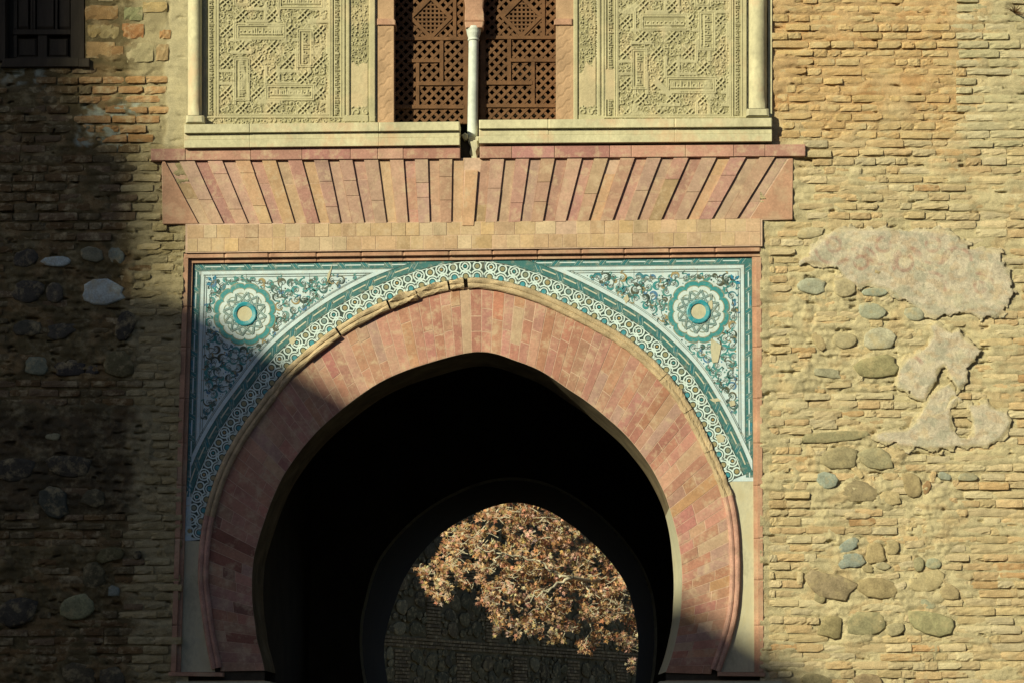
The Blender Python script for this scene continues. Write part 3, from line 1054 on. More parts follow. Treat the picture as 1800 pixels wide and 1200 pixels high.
band = thing('brick_band', 'two courses of square tan bricks between the arch frame and the fan lintel', 'brick band', tuple(W((842, 440))[0]))
m = MB(); m.prism([(326, topy(326, 2)), (1340, topy(1340, 2)), (1340, 386), (326, 394)], -.06, .0192); m.build('joint_mortar', 'joint', band)
PB = [A(h) for h in ('c6a678', 'c7a87c', 'c4a274', 'c6a27a', 'c8ac82', 'c29e74', 'c5a270')]
for r in (0, 1):
    x = 329 - random.uniform(0, 10)
    while x < 1336:
        w = random.choice((24, 25, 23, 26, 25, 36, 24))
        x0, x1 = max(x, 329), min(x + w, 1337)
        if x1 - x0 > 6:
            def yy(xx, k): return topy(xx, -48 + 24.5 * k - (0 if k < 2 else .5)) + (1.0 if k == 0 else 0)
            q = .35
            m = MB(); m.prism([(x0 + q, yy(x0, r) + q), (x1 - q, yy(x1, r) + q), (x1 - q, yy(x1, r + 1) - q), (x0 + q, yy(x0, r + 1) - q)], -.03, random.gauss(.0215, .001), cham=.35)
            if not (r == 0 and random.random() < .03):
                m.build('brick', 'voussoir', band, col=pick(PB))
        x += w

# backing slab of the portal so no light leaks round the arch
shell = thing('gate_passage', 'dark covered passage behind the horseshoe arch', 'passage', (0, 3, 0))


def world_plate(open_pts, y, x0, x1, z1, name, par, m='inside', z0=0.0):
    """wall plate at depth y pierced by an opening given as world (x,z) points from one springing over the apex to the other."""
    P = np.asarray(open_pts)
    cx, cz = P[:, 0].mean(), P[0, 1] - .1
    out = []
    for x, z in P:
        dx, dz = x - cx, z - cz
        t_ = []
        if dx > 1e-6: t_.append((x1 - cx) / dx)
        if dx < -1e-6: t_.append((x0 - cx) / dx)
        if dz > 1e-6: t_.append((z1 - cz) / dz)
        if dz < -1e-6: t_.append((z0 - cz) / dz)
        r = min(t_)
        out.append((cx + dx * r, cz + dz * r))
    out = np.array(out); n = len(P)
    corner = []
    V = [(x, y, z) for x, z in out] + [(x, y, z) for x, z in P]
    Fs = [[i, i + 1, n + i + 1, n + i] for i in range(n - 1)]
    # corners the fan skips, and the strips below the springing
    for i in range(n - 1):
        a, b = out[i], out[i + 1]
        if abs(a[0] - b[0]) > 1e-4 and abs(a[1] - b[1]) > 1e-4:
            V.append((x0 if min(a[0], b[0]) <= x0 + 1e-4 else x1, y, z1)); Fs.append([i, len(V) - 1, i + 1])
    for i in (0, n - 1):
        k = len(V)
        V += [(out[i][0], y, z0), (P[i][0], y, z0)]
        Fs.append([i, n + i, k + 1, k])
    mm = MB(); mm.add(V, Fs)
    return mm.build(name, m, par)


XZ = W(on(PI_, AR), D_FACE)[:, [0, 2]]
ZTOP = 9.6
zs = W((842, 1192))[0, 2]
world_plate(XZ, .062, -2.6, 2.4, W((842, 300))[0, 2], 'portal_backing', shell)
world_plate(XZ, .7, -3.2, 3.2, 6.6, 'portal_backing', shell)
CH = (-1.86, 1.84)
for x in CH:
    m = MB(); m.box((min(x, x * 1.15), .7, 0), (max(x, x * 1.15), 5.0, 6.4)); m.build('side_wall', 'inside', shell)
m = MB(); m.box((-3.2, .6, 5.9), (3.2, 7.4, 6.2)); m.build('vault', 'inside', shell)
# jambs below the springing, real masonry down to the ground
for s_ in (-1, 1):
    xe = XZ[0, 0] if s_ < 0 else XZ[-1, 0]
    m = MB(); m.box((min(xe, s_ * 2.25), .045, 0), (max(xe, s_ * 2.25), .9, zs - .01)); m.build('jamb', 'tower', shell)
    m = MB(); m.box((min(xe + -s_ * .05, s_ * 2.3), -.03, zs - .14), (max(xe - s_ * .05, s_ * 2.3), .92, zs - .02)); m.build('impost', 'plaster', shell)
# inner arch: front ring at 5 m, opening at 7 m
RING = curve([(652, 1230), (642, 1185), (637, 1135), (639, 1088), (646, 1056), (656, 1017), (672, 981), (704, 940), (746, 902), (795, 872), (846, 851), (898, 843), (955, 851), (1004, 874), (1050, 906), (1092, 948), (1124, 994), (1142, 1040), (1149, 1085), (1150, 1130), (1146, 1180), (1136, 1230)], 120)
OPEN_ = curve([(688, 1230), (682, 1200), (677, 1168), (675, 1140), (680, 1104), (695, 1055), (714, 1010), (746, 965), (785, 930), (840, 899), (898, 883), (949, 891), (994, 915), (1036, 948), (1072, 985), (1098, 1023), (1112, 1062),
               (1120, 1104), (1122, 1136), (1120, 1168), (1117, 1200), (1112, 1230)], 120)
ra, rb = W(RING, -5.0), W(OPEN_, -7.0)
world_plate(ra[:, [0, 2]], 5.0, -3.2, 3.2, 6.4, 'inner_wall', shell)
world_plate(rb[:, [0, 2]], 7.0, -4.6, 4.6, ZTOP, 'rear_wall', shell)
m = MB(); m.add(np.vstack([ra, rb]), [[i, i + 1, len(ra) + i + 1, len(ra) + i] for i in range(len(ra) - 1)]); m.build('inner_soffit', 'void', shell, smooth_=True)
rp = W(RING, -4.98); q_ = W(offset(RING, 5), -4.98)
m = MB(); m.add(np.vstack([rp, q_]), [[i, len(rp) + i, len(rp) + i + 1, i + 1] for i in range(len(rp) - 1)]); m.build('inner_rim', 'plaster', shell)
for s_ in (-1, 1):
    ea, eb = (ra[0], rb[0]) if s_ < 0 else (ra[-1], rb[-1])
    m = MB(); m.add([(ea[0], 5, 0), (ea[0], 5, ea[2]), (eb[0], 7, eb[2]), (eb[0], 7, 0)], [[0, 1, 2, 3]]); m.build('inner_jamb', 'void', shell)
# outer mass of the gatehouse: side walls, roof and the storey above the picture
m = MB()
m.box((-4.6, .07, 0), (-4.3, 7.0, ZTOP)); m.box((4.3, .07, 0), (4.6, 7.0, ZTOP))
m.build('outer_wall', 'tower', shell)
m = MB(); m.box((-4.7, -.15, ZTOP), (4.7, 7.1, ZTOP + .2)); m.build('roof', 'tower', shell)
zt = W((900, -58))[0, 2]
m = MB(); m.box((-4.6, .0, zt), (4.6, .07, ZTOP)); m.build('upper_wall', 'tower', shell)
for x0_, x1_ in ((-4.6, W((-228, 600))[0, 0]), (W((2036, 600))[0, 0], 4.6)):
    if x1_ > x0_ + .02:
        m = MB(); m.box((x0_, .0, 0), (x1_, .07, zt)); m.build('edge_wall', 'tower', shell)
zb = W((900, 1262))[0, 2]
for x0_, x1_ in ((-4.6, XZ[0, 0] - .35), (XZ[-1, 0] + .35, 4.6)):
    m = MB(); m.box((x0_, .004, 0), (x1_, .07, zb)); m.build('base_wall', 'tower', shell)

# ------------------------------------------------------------------ glazed tile spandrels
WHITE, TEAL, TEALG, BLACK, OCHRE, BLUE, GREYT, OLIVE = (A('c9d6c8'), A('3a8a82'), A('4f8f7c'), A('30443a'), A('a08a58'), A('4a7890'), A('86a090'), A('50523c'))
JOINTC = A('cbb792')
half_l, half_r = E[:idx_at(850, 489) + 1], E[idx_at(850, 489):]


def tile_edge(x):           # top edge of the tile field
    return topy(x, 20.2)


def clamp_band(P, x0, x1, ytrim):
    Q = P.copy()
    Q[:, 0] = np.clip(Q[:, 0], x0, x1)
    Q[:, 1] = np.maximum(Q[:, 1], [tile_edge(x) + ytrim for x in Q[:, 0]])
    return Q


def spandrel(side, label):
    L_ = side == 0
    H = half_l if L_ else half_r[::-1]            # from the bottom up to the apex
    ybot = 950.0 if L_ else 845.0
    H = H[H[:, 1] < ybot]
    H = smooth(curve(H[::8].tolist() + [H[-1].tolist()], 300), 3, 2)
    H[-1, 0] = 850
    sgn = 1 if L_ else -1
    def off(u):
        t_ = np.gradient(H, axis=0); t_ /= np.hypot(t_[:, 0], t_[:, 1])[:, None]
        nn = np.stack([t_[:, 1], -t_[:, 0]], 1) * sgn
        return H + nn * u
    XO = (lambda y: lx(y, 17.2)) if L_ else (lambda y: rx(y, -16.2))
    xo = XO(560)
    t = thing('tile_spandrel', label, 'tile panel', tuple(W((xo, ybot))[0]), 'tile spandrels over the arch')
    # region polygon and its square tiles
    top_y = lambda x: tile_edge(x) + .4
    reg = [(XO(ybot), ybot)] + [(XO(y), y) for y in np.linspace(ybot, top_y(xo), 8)[1:]] + [(850, top_y(850))]
    reg += [tuple(p) for p in off(-1)[::-1]]
    cell = 111.0
    xs = [xo + sgn * (k * cell - 14) for k in range(7)]
    ys = [448 + k * 110 for k in range(6)]
    for j in range(6):
        for k in range(len(ys) - 1 + 1):
            xa, xb = sorted((xs[j], xs[j] + sgn * cell))
            ya, yb = ys[k], ys[k] + 110
            poly = clip_rect(reg, xa + .5, ya + .5, xb - .5, yb - .5)
            if len(poly) < 3: continue
            P = np.array(poly)
            keep = np.hypot(*(P - np.roll(P, 1, 0)).T) > .02
            P = P[keep]
            ar = abs(np.sum(P[:, 0] * np.roll(P[:, 1], -1) - np.roll(P[:, 0], -1) * P[:, 1])) / 2
            if ar < 30: continue
            m = MB(); m.prism(P, D_TILE - .02, D_TILE + random.uniform(-.0005, .0005), col=WHITE); m.build('tile', 'glaze', t)
    m = MB(); m.flat(reg, D_TILE - .004, JOINTC); m.build('joint_mortar', 'glaze', t)
    d1, d2, d3, d4 = D_TILE + .0016, D_TILE + .003, D_TILE + .0044, D_TILE + .0058
    # outer straight border with its strapwork
    m = MB()
    ysb = np.linspace(tile_edge(xo) + .4, 872 if L_ else 838, 30)
    def vert(u0, u1, d, c, ya=None, yb=None, n=30):
        yy = np.linspace(ya if ya else ysb[0], yb if yb else ysb[-1], n)
        Pa = np.stack([[XO(y) + sgn * u0 for y in yy], yy], 1); Pb = np.stack([[XO(y) + sgn * u1 for y in yy], yy], 1)
        m.ribbon(Pa, Pb, d, c) if L_ else m.ribbon(Pb, Pa, d, c)
    def horz(u0, u1, d, c, xa=None, xb=None, n=30):
        xx = np.linspace(xa if xa is not None else xo, xb if xb is not None else xo + sgn * 460, n)
        Pa = np.stack([xx, [tile_edge(x) + u0 for x in xx]], 1); Pb = np.stack([xx, [tile_edge(x) + u1 for x in xx]], 1)
        m.ribbon(Pb, Pa, d + .0002, c) if L_ else m.ribbon(Pa, Pb, d + .0002, c)
    tg = A('3b6d64')
    vert(.4, 13, d1, tg); horz(.4, 13, d1, tg)
    k = 0
    for y in np.arange(474, 850 if L_ else 825, 37):
        vert(5.6, 7.6, d2, WHITE, y + 4, y + 31, 3)
        for q in (-3.5, 0, 3.5):
            m.line([(XO(y) + sgn * 2.5, y - 5 + q), (XO(y) + sgn * 11, y + 1 + q)], 1.3, d2, GREYT if q else A('2c7f80'))
        if k % 3 == 1: m.flat([(XO(y) + sgn * 2, y + 10), (XO(y) + sgn * 4, y + 9), (XO(y) + sgn * 4.4, y + 27), (XO(y) + sgn * 2, y + 28)], d2, A('2f7f8c'))
        k += 1
    for x in np.arange(18, 400, 41):
        xx = xo + sgn * x
        horz(5.6, 7.6, d2, WHITE, xx + sgn * 6, xx + sgn * 34, 3)
        for q in (-4, 0, 4):
            m.line([(xx + sgn * (q - 3), tile_edge(xx) + 2.5), (xx + sgn * (q + 4), tile_edge(xx) + 11)], 1.3, d2, GREYT if q else A('2c7f80'))
    m.build('strap_border', 'glaze', t)
    # white fillets, teal arc band
    m = MB()
    vert(14.5, 20, d1, WHITE, tile_edge(xo) + 14, 835 if L_ else 800); horz(14.5, 20, d1, WHITE, xo + sgn * 14, xo + sgn * 430)
    dk = A('5f6f60')
    for u in (13.6, 20.8, 24.5):
        vert(u, u + .9, d2, dk, tile_edge(xo) + u, 800 if L_ else 770); horz(u, u + .9, d2, dk, xo + sgn * u, xo + sgn * 400)
    fb = clamp_band(off(47), min(xo, xo + sgn * 900), max(xo, xo + sgn * 900), 13)
    x_lo, x_hi = (xo, 860) if L_ else (840, xo)
    def band_(u0, u1, d, c, ytr=.6, mm=None, i0=0, i1=None):
        Pa, Pb = clamp_band(off(u1), x_lo, x_hi, ytr)[i0:i1], clamp_band(off(u0), x_lo, x_hi, ytr)[i0:i1]
        ok = np.hypot(*(Pa - Pb).T) > .25
        g = 0
        for g0 in range(len(ok) - 1):
            if ok[g0] or ok[g0 + 1]:
                A_, B_ = Pa[g0:g0 + 2], Pb[g0:g0 + 2]
                (mm or m).ribbon(A_, B_, d, c) if L_ else (mm or m).ribbon(B_, A_, d, c)
    band_(47, 54, d3, WHITE, 20)
    band_(54, 54.9, d3 + .0004, dk, 21)
    band_(56.5, 57.2, d3 + .0004, dk, 22)
    m.build('white_fillet', 'glaze', t)
    m = MB()
    band_(31, 46.5, d3, tg, .6)
    band_(46.3, 47.2, d3 + .0006, BLACK, .6); band_(30.2, 31.2, d3 + .0006, BLACK, .6)
    s = np.concatenate([[0], np.cumsum(np.hypot(*np.diff(H, axis=0).T))])
    def at(sv, u):
        i = int(np.clip(np.searchsorted(s, sv), 1, len(H) - 2))
        return off(u)[i]
    O = {u: off(u) for u in (31, 34, 36.5, 38.8, 41, 43.5, 46)}
    for sv in np.arange(14, s[-1] - 95, 38):
        ia, ib = np.searchsorted(s, [sv, sv + 26])
        ib = min(ib, len(H) - 2)
        if O[46][ib][1] < tile_edge(850) + 2: break
        Pa, Pb = O[41][ia:ib], O[38.8][ia:ib]
        if len(Pa) > 1: m.ribbon(Pa, Pb, d4, A('c9c3a0')) if L_ else m.ribbon(Pb, Pa, d4, A('c9c3a0'))
        ic = min(ib + 4, len(H) - 2)
        for q in (-2, 0, 2):
            i2 = int(np.clip(ib + q, 0, len(H) - 1)); i3 = int(np.clip(ic + q, 0, len(H) - 1))
            m.line([O[34][i2], O[43.5][i3]], 1.4, d4, GREYT if q else A('2a7a80'))
    m.build('strap_arc', 'glaze', t)
    # interlaced ring band
    m = MB()
    band_(-1, 30.3, d2, BLACK, .6)
    o_out, o_mid, o_in = off(21.5), off(14), off(4)
    yc_ok = lambda p, r: p[1] - r > tile_edge(p[0]) + .3
    sv = 12.0 if L_ else 8.0
    k = 0
    WL = A('d3e0d4')
    while sv < s[-1] - 3:
        i = int(np.clip(np.searchsorted(s, sv), 0, len(H) - 1))
        p, q = o_out[i], o_in[i]
        if k % 2 == 0:
            m.ring(p, 5.6, 8.2, d3, WL, n=20); m.ring(p, 0, 3.9, d3, (A('9a8a58'), A('868868'), A('908a60'), A('6f8a7c'))[(k // 2) % 4], n=12)
        else:
            m.ring(p, 8.4, 10.8, d3 + .0003, WL, n=22); m.ring(p, 4.0, 6.0, d3 + .0006, WL, n=16); m.ring(p, 0, 2.0, d3, (A('a98a4c'), TEAL)[(k // 2) % 2], n=8)
            t_ = at(sv + .5, 21.5) - at(sv - 4, 21.5); t_ = t_ / (np.hypot(*t_) + 1e-9)
            for a_ in (0, 1):
                w_ = np.array([t_[0], t_[1]]) if a_ else np.array([-t_[1], t_[0]])
                m.line([p - w_ * 7.5, p - w_ * 4.5], 1.4, d3, WL); m.line([p + w_ * 4.5, p + w_ * 7.5], 1.4, d3, WL)
        tt = off(1)[min(i + 1, len(H) - 1)] - off(1)[max(i - 1, 0)]
        ang = math.atan2(tt[1], tt[0])
        a0 = ang - math.pi if L_ else ang
        for r0, r1 in ((9.6, 12.0), (5.8, 7.8)):
            m.ring(q, r0, r1, d3 + .0005, WL, a0 - .25, a0 + math.pi + .25, n=14)
        m.ring(q, 0, 4.2, d3 + .0005, (A('3f8c8c'), A('968a5c'))[k % 2], n=10)
        sv += 19.6; k += 1
    for u in (29.2,):
        band_(u - .8, u + .5, d3, WL, .6)
    m.build('ring_band', 'glaze', t)
    # medallion
    mc = np.array((430., 552.) if L_ else (1228., 548.))
    med = MB()
    def scallop(r, amp, n=12, k=12, ph=0):
        a = np.linspace(0, 2 * np.pi, n * k, endpoint=False)
        b = (a * n / (2 * np.pi) + ph) % 1
        rr = r + amp * np.sqrt(np.maximum(0, 1 - (2 * b - 1) ** 2))
        return mc + np.stack([np.cos(a), np.sin(a)], 1) * rr[:, None]
    e1 = d2; st = .0007
    for i_, (r, am, c) in enumerate(((50.8, 5, A('8c8a68')), (49.2, 5, TEAL), (42.2, 4.6, A('8f8c68')), (40.6, 4.6, A('ccd6c4')), (31.5, 6.5, A('848c70')), (29.8, 6.2, A('c6d2c2')))):
        med.flat(scallop(r, am)[::1], e1 + st * i_, c)
    med.build('scallop', 'glaze', t)
    stm = MB()
    for k in range(12):
        a0, a1 = 2 * math.pi * k / 12 + .13, 2 * math.pi * (k + 4) / 12 + .13
        stm.line([mc + 38 * np.array((math.cos(a0), math.sin(a0))), mc + 38 * np.array((math.cos(a1), math.sin(a1)))], 4.2, e1 + st * 6 + .00012 * k, (A('5f7f78'), A('52746c'), A('6a8478'))[k % 3])
        stm.line([mc + 38 * np.array((math.cos(a0), math.sin(a0))), mc + 38 * np.array((math.cos(a1), math.sin(a1)))], 1.2, e1 + st * 6 + .002 + .00012 * k, A('9aa894'))
    stm.build('star', 'glaze', t)
    b = MB()
    ang = np.linspace(0, 2 * np.pi, 33)
    pr = [(21, D_TILE), (21, D_TILE + .016), (19, D_TILE + .02), (14.5, D_TILE + .016), (13, D_TILE + .006)]
    U = np.stack([np.cos(ang), np.sin(ang)], 1)
    for (r0, da), (r1, db) in zip(pr[:-1], pr[1:]):
        Pa, Pb = W(mc + U * r0, da), W(mc + U * r1, db)
        b.add(np.vstack([Pa, Pb]), [[i, i + 1, 34 + i, 33 + i] for i in range(32)], A('2b8f90'))
    b.build('boss_ring', 'glaze', t)
    c_ = MB(); c_.ring(mc, 0, 13.2, D_TILE + .0075, A('d3c19c'), n=24); c_.build('boss_core', 'plaster', t)
    # arabesque field
    m = MB()
    def free(x, y, r):
        d = np.min(np.hypot(H[:, 0] - x, H[:, 1] - y))
        i = np.argmin(np.hypot(H[:, 0] - x, H[:, 1] - y))
        inside = (np.array((x, y)) - H[i]) @ (off(1)[i] - H[i]) > 0
        xin = (x - XO(y)) * sgn
        return inside and d > 57.5 + r and xin > 25 + r and y > tile_edge(x) + 25 + r and math.hypot(x - mc[0], y - mc[1]) > 55 + r
    C = []
    pal = [TEAL, BLACK, TEAL, A('4a8a7c'), OCHRE, TEAL, OLIVE, BLUE, A('34767a'), A('3c6258'), A('3f8478')]
    for rad_ in (8.2, 7.2, 6.0, 4.6, 3.4, 2.2, 1.5):
        for _ in range(4000 if rad_ > 3 else 3000):
            x = random.uniform(*((355, 760) if L_ else (950, 1310))); y = random.uniform(485, 800)
            if not free(x, y, rad_ * .9): continue
            if any((x - a) ** 2 + (y - b_) ** 2 < ((r_ + rad_) * (.86 if rad_ > 3 else .95)) ** 2 for a, b_, r_ in C): continue
            C.append((x, y, rad_))
    for k, (x, y, r_) in enumerate(C):
        z = d1 + .0003 * (k % 3)
        a0 = random.random() * 6.28; dr = random.choice((-1, 1)); c = random.choice(pal)
        if r_ > 3:
            a = np.linspace(a0, a0 + dr * 4.4, 16)
            rr = np.linspace(r_ * 1.0, r_ * .62, 16)
            P = np.array((x, y)) + np.stack([np.cos(a), np.sin(a)], 1) * rr[:, None]
            w = 1.3 + 3.6 * np.sin(np.linspace(0, np.pi, 16)) ** 2 * random.uniform(.5, 1.2)
            m.line(P, w, z, c)
            m.ring((x, y), r_ * .36, r_ * .36 + .8, z + .0002, A('5c6a5a'), n=8)
            P2 = P[0] + np.array([[0, 0], [math.cos(a0 + .8 * dr) * 4, math.sin(a0 + .8 * dr) * 4], [math.cos(a0 + 1.2 * dr) * 7.5, math.sin(a0 + 1.2 * dr) * 7.5]])
            m.line(P2, np.array([2.8, 2.2, .5]), z + .0004, random.choice(pal))
            m.ring((x, y), 0, 1.1, z + .0005, random.choice((OCHRE, BLUE, TEAL, A('cfd6c8'))), n=6)
        elif r_ > 2.5:
            m.ring((x, y), r_ - 1, r_, z, c, a0, a0 + 4.2, n=9)
            m.flat([(x + r_ * math.cos(a0), y + r_ * math.sin(a0)), (x + 1.6 * math.cos(a0 + 2), y + 1.6 * math.sin(a0 + 2)), (x - 1.6 * math.cos(a0 + 2), y - 1.6 * math.sin(a0 + 2))], z + .0003, random.choice(pal))
        else:
            m.ring((x, y), 0, random.uniform(.9, 1.8), z, random.choice(pal), n=6)
    # fine stems joining neighbouring scrolls
    CC = np.array([c[:2] for c in C if c[2] > 3])
    for i in range(len(CC)):
        dd = np.hypot(*(CC - CC[i]).T)
        for j in np.argsort(dd)[1:3]:
            if dd[j] < 20:
                mid = (CC[i] + CC[j]) / 2 + rng.normal(0, 2.5, 2)
                m.line(np.array([CC[i], mid, CC[j]]), .9, d1 + .0012, A('5c6a58'))
    m.build('arabesque', 'glaze', t, kind='stuff')
    # palmette in the corner, patches of lost glaze
    m = MB()
    pc = np.array((374., 496.) if L_ else (1290., 494.))
    for k in range(5):
        a = rad(225 if L_ else 315) + rad((k - 2) * 34)
        u = np.array((math.cos(a), math.sin(a))); v = np.array((-u[1], u[0]))
        m.flat([pc + u * 2, pc + u * 7 + v * 3.2, pc + u * 13, pc + u * 7 - v * 3.2], d2 + .0005, (A('2b7f95'), WHITE)[k % 2])
    m.build('palmette', 'glaze', t)
    if L_:
        lost = [[(576, 482), (581, 473), (584, 464), (582.5, 474), (579, 488), (575, 497), (575, 489)], [(508, 596), (516, 590), (521, 597), (514, 606), (509, 602)], [(648, 505), (655, 502), (656, 509), (649, 511)]]
    else:
        lost = [[(1250, 594), (1258, 600), (1268, 607), (1266, 618), (1262, 636), (1252, 637), (1249, 615)], [(1246, 530), (1252, 528), (1253, 540), (1248, 548), (1244, 540)], [(1258, 766), (1266, 761), (1275, 768), (1272, 776), (1262, 777)],
                [(1247, 701), (1262, 699), (1268, 704), (1254, 706)], [(1281, 705), (1291, 703), (1293, 711), (1284, 714)], [(1096, 524), (1103, 518), (1106, 527), (1100, 534)]]
    for P in lost:
        m = MB(); m.flat(P, D_TILE + .0115 if not L_ and P[0][0] == 1246 else D_TILE + .0075, A('d6bf94')); m.build('bare_patch', 'plaster', t)
    return t


spandrel(0, 'turquoise and white tile spandrel, its lower point lost in shadow')
spandrel(1, 'fully sunlit turquoise and white tile spandrel with a bare plaster patch under its rosette')

# ------------------------------------------------------------------ fan lintel of alternating bricks
fan = thing('fan_lintel', 'flat lintel of fanned pink bricks, every second strip set back', 'lintel', tuple(W((842, 395))[0]))
FT = [290, 341, 390, 439, 484, 530, 576, 619, 664, 709, 752, 795, 840, 886, 930, 975, 1023, 1069, 1116, 1162, 1211, 1260, 1312, 1363]
FB = [349, 393, 436, 478, 518, 561, 599, 640, 679, 717, 755, 793, 833, 873, 914, 954, 994, 1034, 1076, 1119, 1162, 1206, 1251, 1295]


def ft_y(x): return 282.5 + (275 - 282.5) * (x - 290) / 1073
def fb_y(x): return 393.5 + (385 - 393.5) * (x - 349) / 946 + 2.5 * math.sin(math.pi * (x - 349) / 946)


D_BACK, D_PROUD = .006, .023
m = MB(); m.prism([(284, 282), (1394, 274), (1393, 386), (820, 397), (286, 394)], -.06, D_BACK - .0012); m.build('joint_mortar', 'joint', fan)
PF = [A(h) for h in ('b88c70', 'b4866c', 'bc9474', 'be9a74', 'b28670', 'bc9878', 'b89478', 'b2846c', 'be986e', 'b79074')]


def strip(xt0, xt1, xb0, xb1, d, tt=0.0):
    n = random.choice((1, 2, 3))
    cuts = [0, random.uniform(.2, .42), random.uniform(.55, .8), 1] if n == 3 else [0, random.uniform(.25, .75), 1] if n == 2 else [0, 1]
    base = pick(PF)
    for a, b in zip(cuts[:-1], cuts[1:]):
        def pt(xt, xb, u):
            return (xt + (xb - xt) * u, (ft_y(xt) + tt) + (fb_y(xb) - ft_y(xt) - tt) * u)
        P = [pt(xt0, xb0, a + .003), pt(xt1, xb1, a + .003), pt(xt1, xb1, b - .003), pt(xt0, xb0, b - .003)]
        if d > .015:
            P = [(x + random.gauss(0, .2), y) for x, y in P]
        mm = MB(); mm.prism(P, -.04, d + random.gauss(.0003, .0006), cham=.25)
        c = tuple(v * random.uniform(.96, 1.04) for v in base)
        if random.random() < .04: c = A('a88a62')
        mm.build('brick', 'voussoir', fan, col=c)


for k in range(len(FT)):
    t0, b0 = FT[k], FB[k]
    t1, b1 = (FT[k + 1], FB[k + 1]) if k + 1 < len(FT) else (FT[k] + 48, FB[k] + 44)
    tm, bm = t0 + (t1 - t0) * .47, b0 + (b1 - b0) * .5
    if k == 12: t0 = 846
    strip(t0 + .4, tm - .4, b0 + .4, bm - .4, D_BACK, 1.0)
    if k + 1 < len(FT):
        if k == 11:
            mm = MB(); mm.prism([(818, 299), (840, 300), (832.5, 397), (812.5, 397)], -.04, D_PROUD + .004, cham=.5); mm.build('brick', 'voussoir', fan, col=A('c49a70'))
        else:
            strip(tm, t1, bm, b1, D_PROUD, 0)
mm = MB(); mm.prism([(285, 284), (289.5, 283), (348.5, 393.3), (286, 394)], -.04, D_PROUD, cham=.8); mm.build('end_plaster', 'pinkmould', fan)
mm = MB(); mm.prism([(1363 + 26, 276), (1394, 276), (1393, 386), (1295 + 23, 386)], -.04, D_BACK + .001, cham=.8); mm.build('end_plaster', 'pinkmould', fan)
# frieze strip above the fan
def fr_t(x): return 262 - 8 * (x - 265) / 1150
fx = [265, 320, 350, 440, 530, 535, 615, 680, 708, 809]
PFR = [A(h) for h in ('b4826a', 'b6866e', 'b48070', 'b07c6a', 'b8886e', 'bc8c70', 'b88e72')]
for x0, x1 in [(265, 326), (326, 441), (441, 531), (531, 616), (616, 664), (664, 709), (709, 809), (843, 900), (900, 975), (975, 1072), (1072, 1110), (1110, 1205), (1205, 1290), (1290, 1345), (1345, 1416)]:
    mm = MB(); mm.prism([(x0 + .3, fr_t(x0)), (x1 - .3, fr_t(x1)), (x1 - .3, ft_y(x1) - .3), (x0 + .3, ft_y(x0) - .3)], -.05, .036 + random.gauss(0, .001), cham=.7)
    mm.build('frieze_block', 'voussoir', fan, col=pick(PFR))

# ------------------------------------------------------------------ marble ledges
def ledge(name, label, xa, xb, ya, yb, hgt):
    """ya,yb: top edge at both ends"""
    t = thing(name, label, 'ledge', tuple(W(((xa + xb) / 2, (ya + yb) / 2 + hgt))[0]), 'marble ledges under the upper storey')
    nseg = 3
    xs = [xa] + sorted(random.uniform(xa + (xb - xa) * (k - .3) / nseg, xa + (xb - xa) * (k + .3) / nseg) for k in range(1, nseg)) + [xb]
    def yy(x, o): return ya + (yb - ya) * (x - xa) / (xb - xa) + o
    for x0, x1 in zip(xs[:-1], xs[1:]):
        for o0, o1, d, nm, ch in ((0, .37 * hgt, .092, 'slab', 2.2), (.38 * hgt, .66 * hgt, .064, 'upper_fascia', 1.2), (.665 * hgt, hgt, .069, 'lower_fascia', 1.0)):
            m = MB(); j = random.gauss(0, .0012)
            m.prism([(x0, yy(x0, o0)), (x1, yy(x1, o0)), (x1, yy(x1, o1)), (x0, yy(x0, o1))], -.1, d + j, cham=ch * .6, back=True)
            m.build(nm, 'marble', t)
    return t


ledge('stone_ledge', 'long cream marble ledge that ends under the column base', 324, 808, 219, 214, 41)
ledge('stone_ledge', 'cream marble ledge running from the slim column to the sunlit brick', 842, 1357, 211, 207.5, 41)

# ------------------------------------------------------------------ carved stucco panels
rs = np.random.default_rng(5)


def scrolls(X, Y, cell, seed):
    """random little spirals, 0..1 ridge value"""
    r = np.random.default_rng(seed)
    out = np.zeros(X.shape)
    gx = np.floor(X / cell); gy = np.floor(Y / cell)
    for dx in (-1, 0, 1):
        for dy in (-1, 0, 1):
            cx, cy = gx + dx, gy + dy
            h1 = np.mod(np.sin(cx * 127.1 + cy * 311.7 + seed) * 43758.5453, 1); h2 = np.mod(np.sin(cx * 269.5 + cy * 183.3 + seed) * 43758.5453, 1)
            px = (cx + .25 + .5 * h1) * cell; py = (cy + .25 + .5 * h2) * cell
            u, v = X - px, Y - py
            rr = np.hypot(u, v); a = np.arctan2(v, u) * np.where(h1 > .5, 1, -1) + h2 * 6.28
            sp = np.cos(rr / cell * 11 - a)
            out = np.maximum(out, sstep(.1, .7, sp) * sstep(cell * .62, cell * .35, rr))
    return out


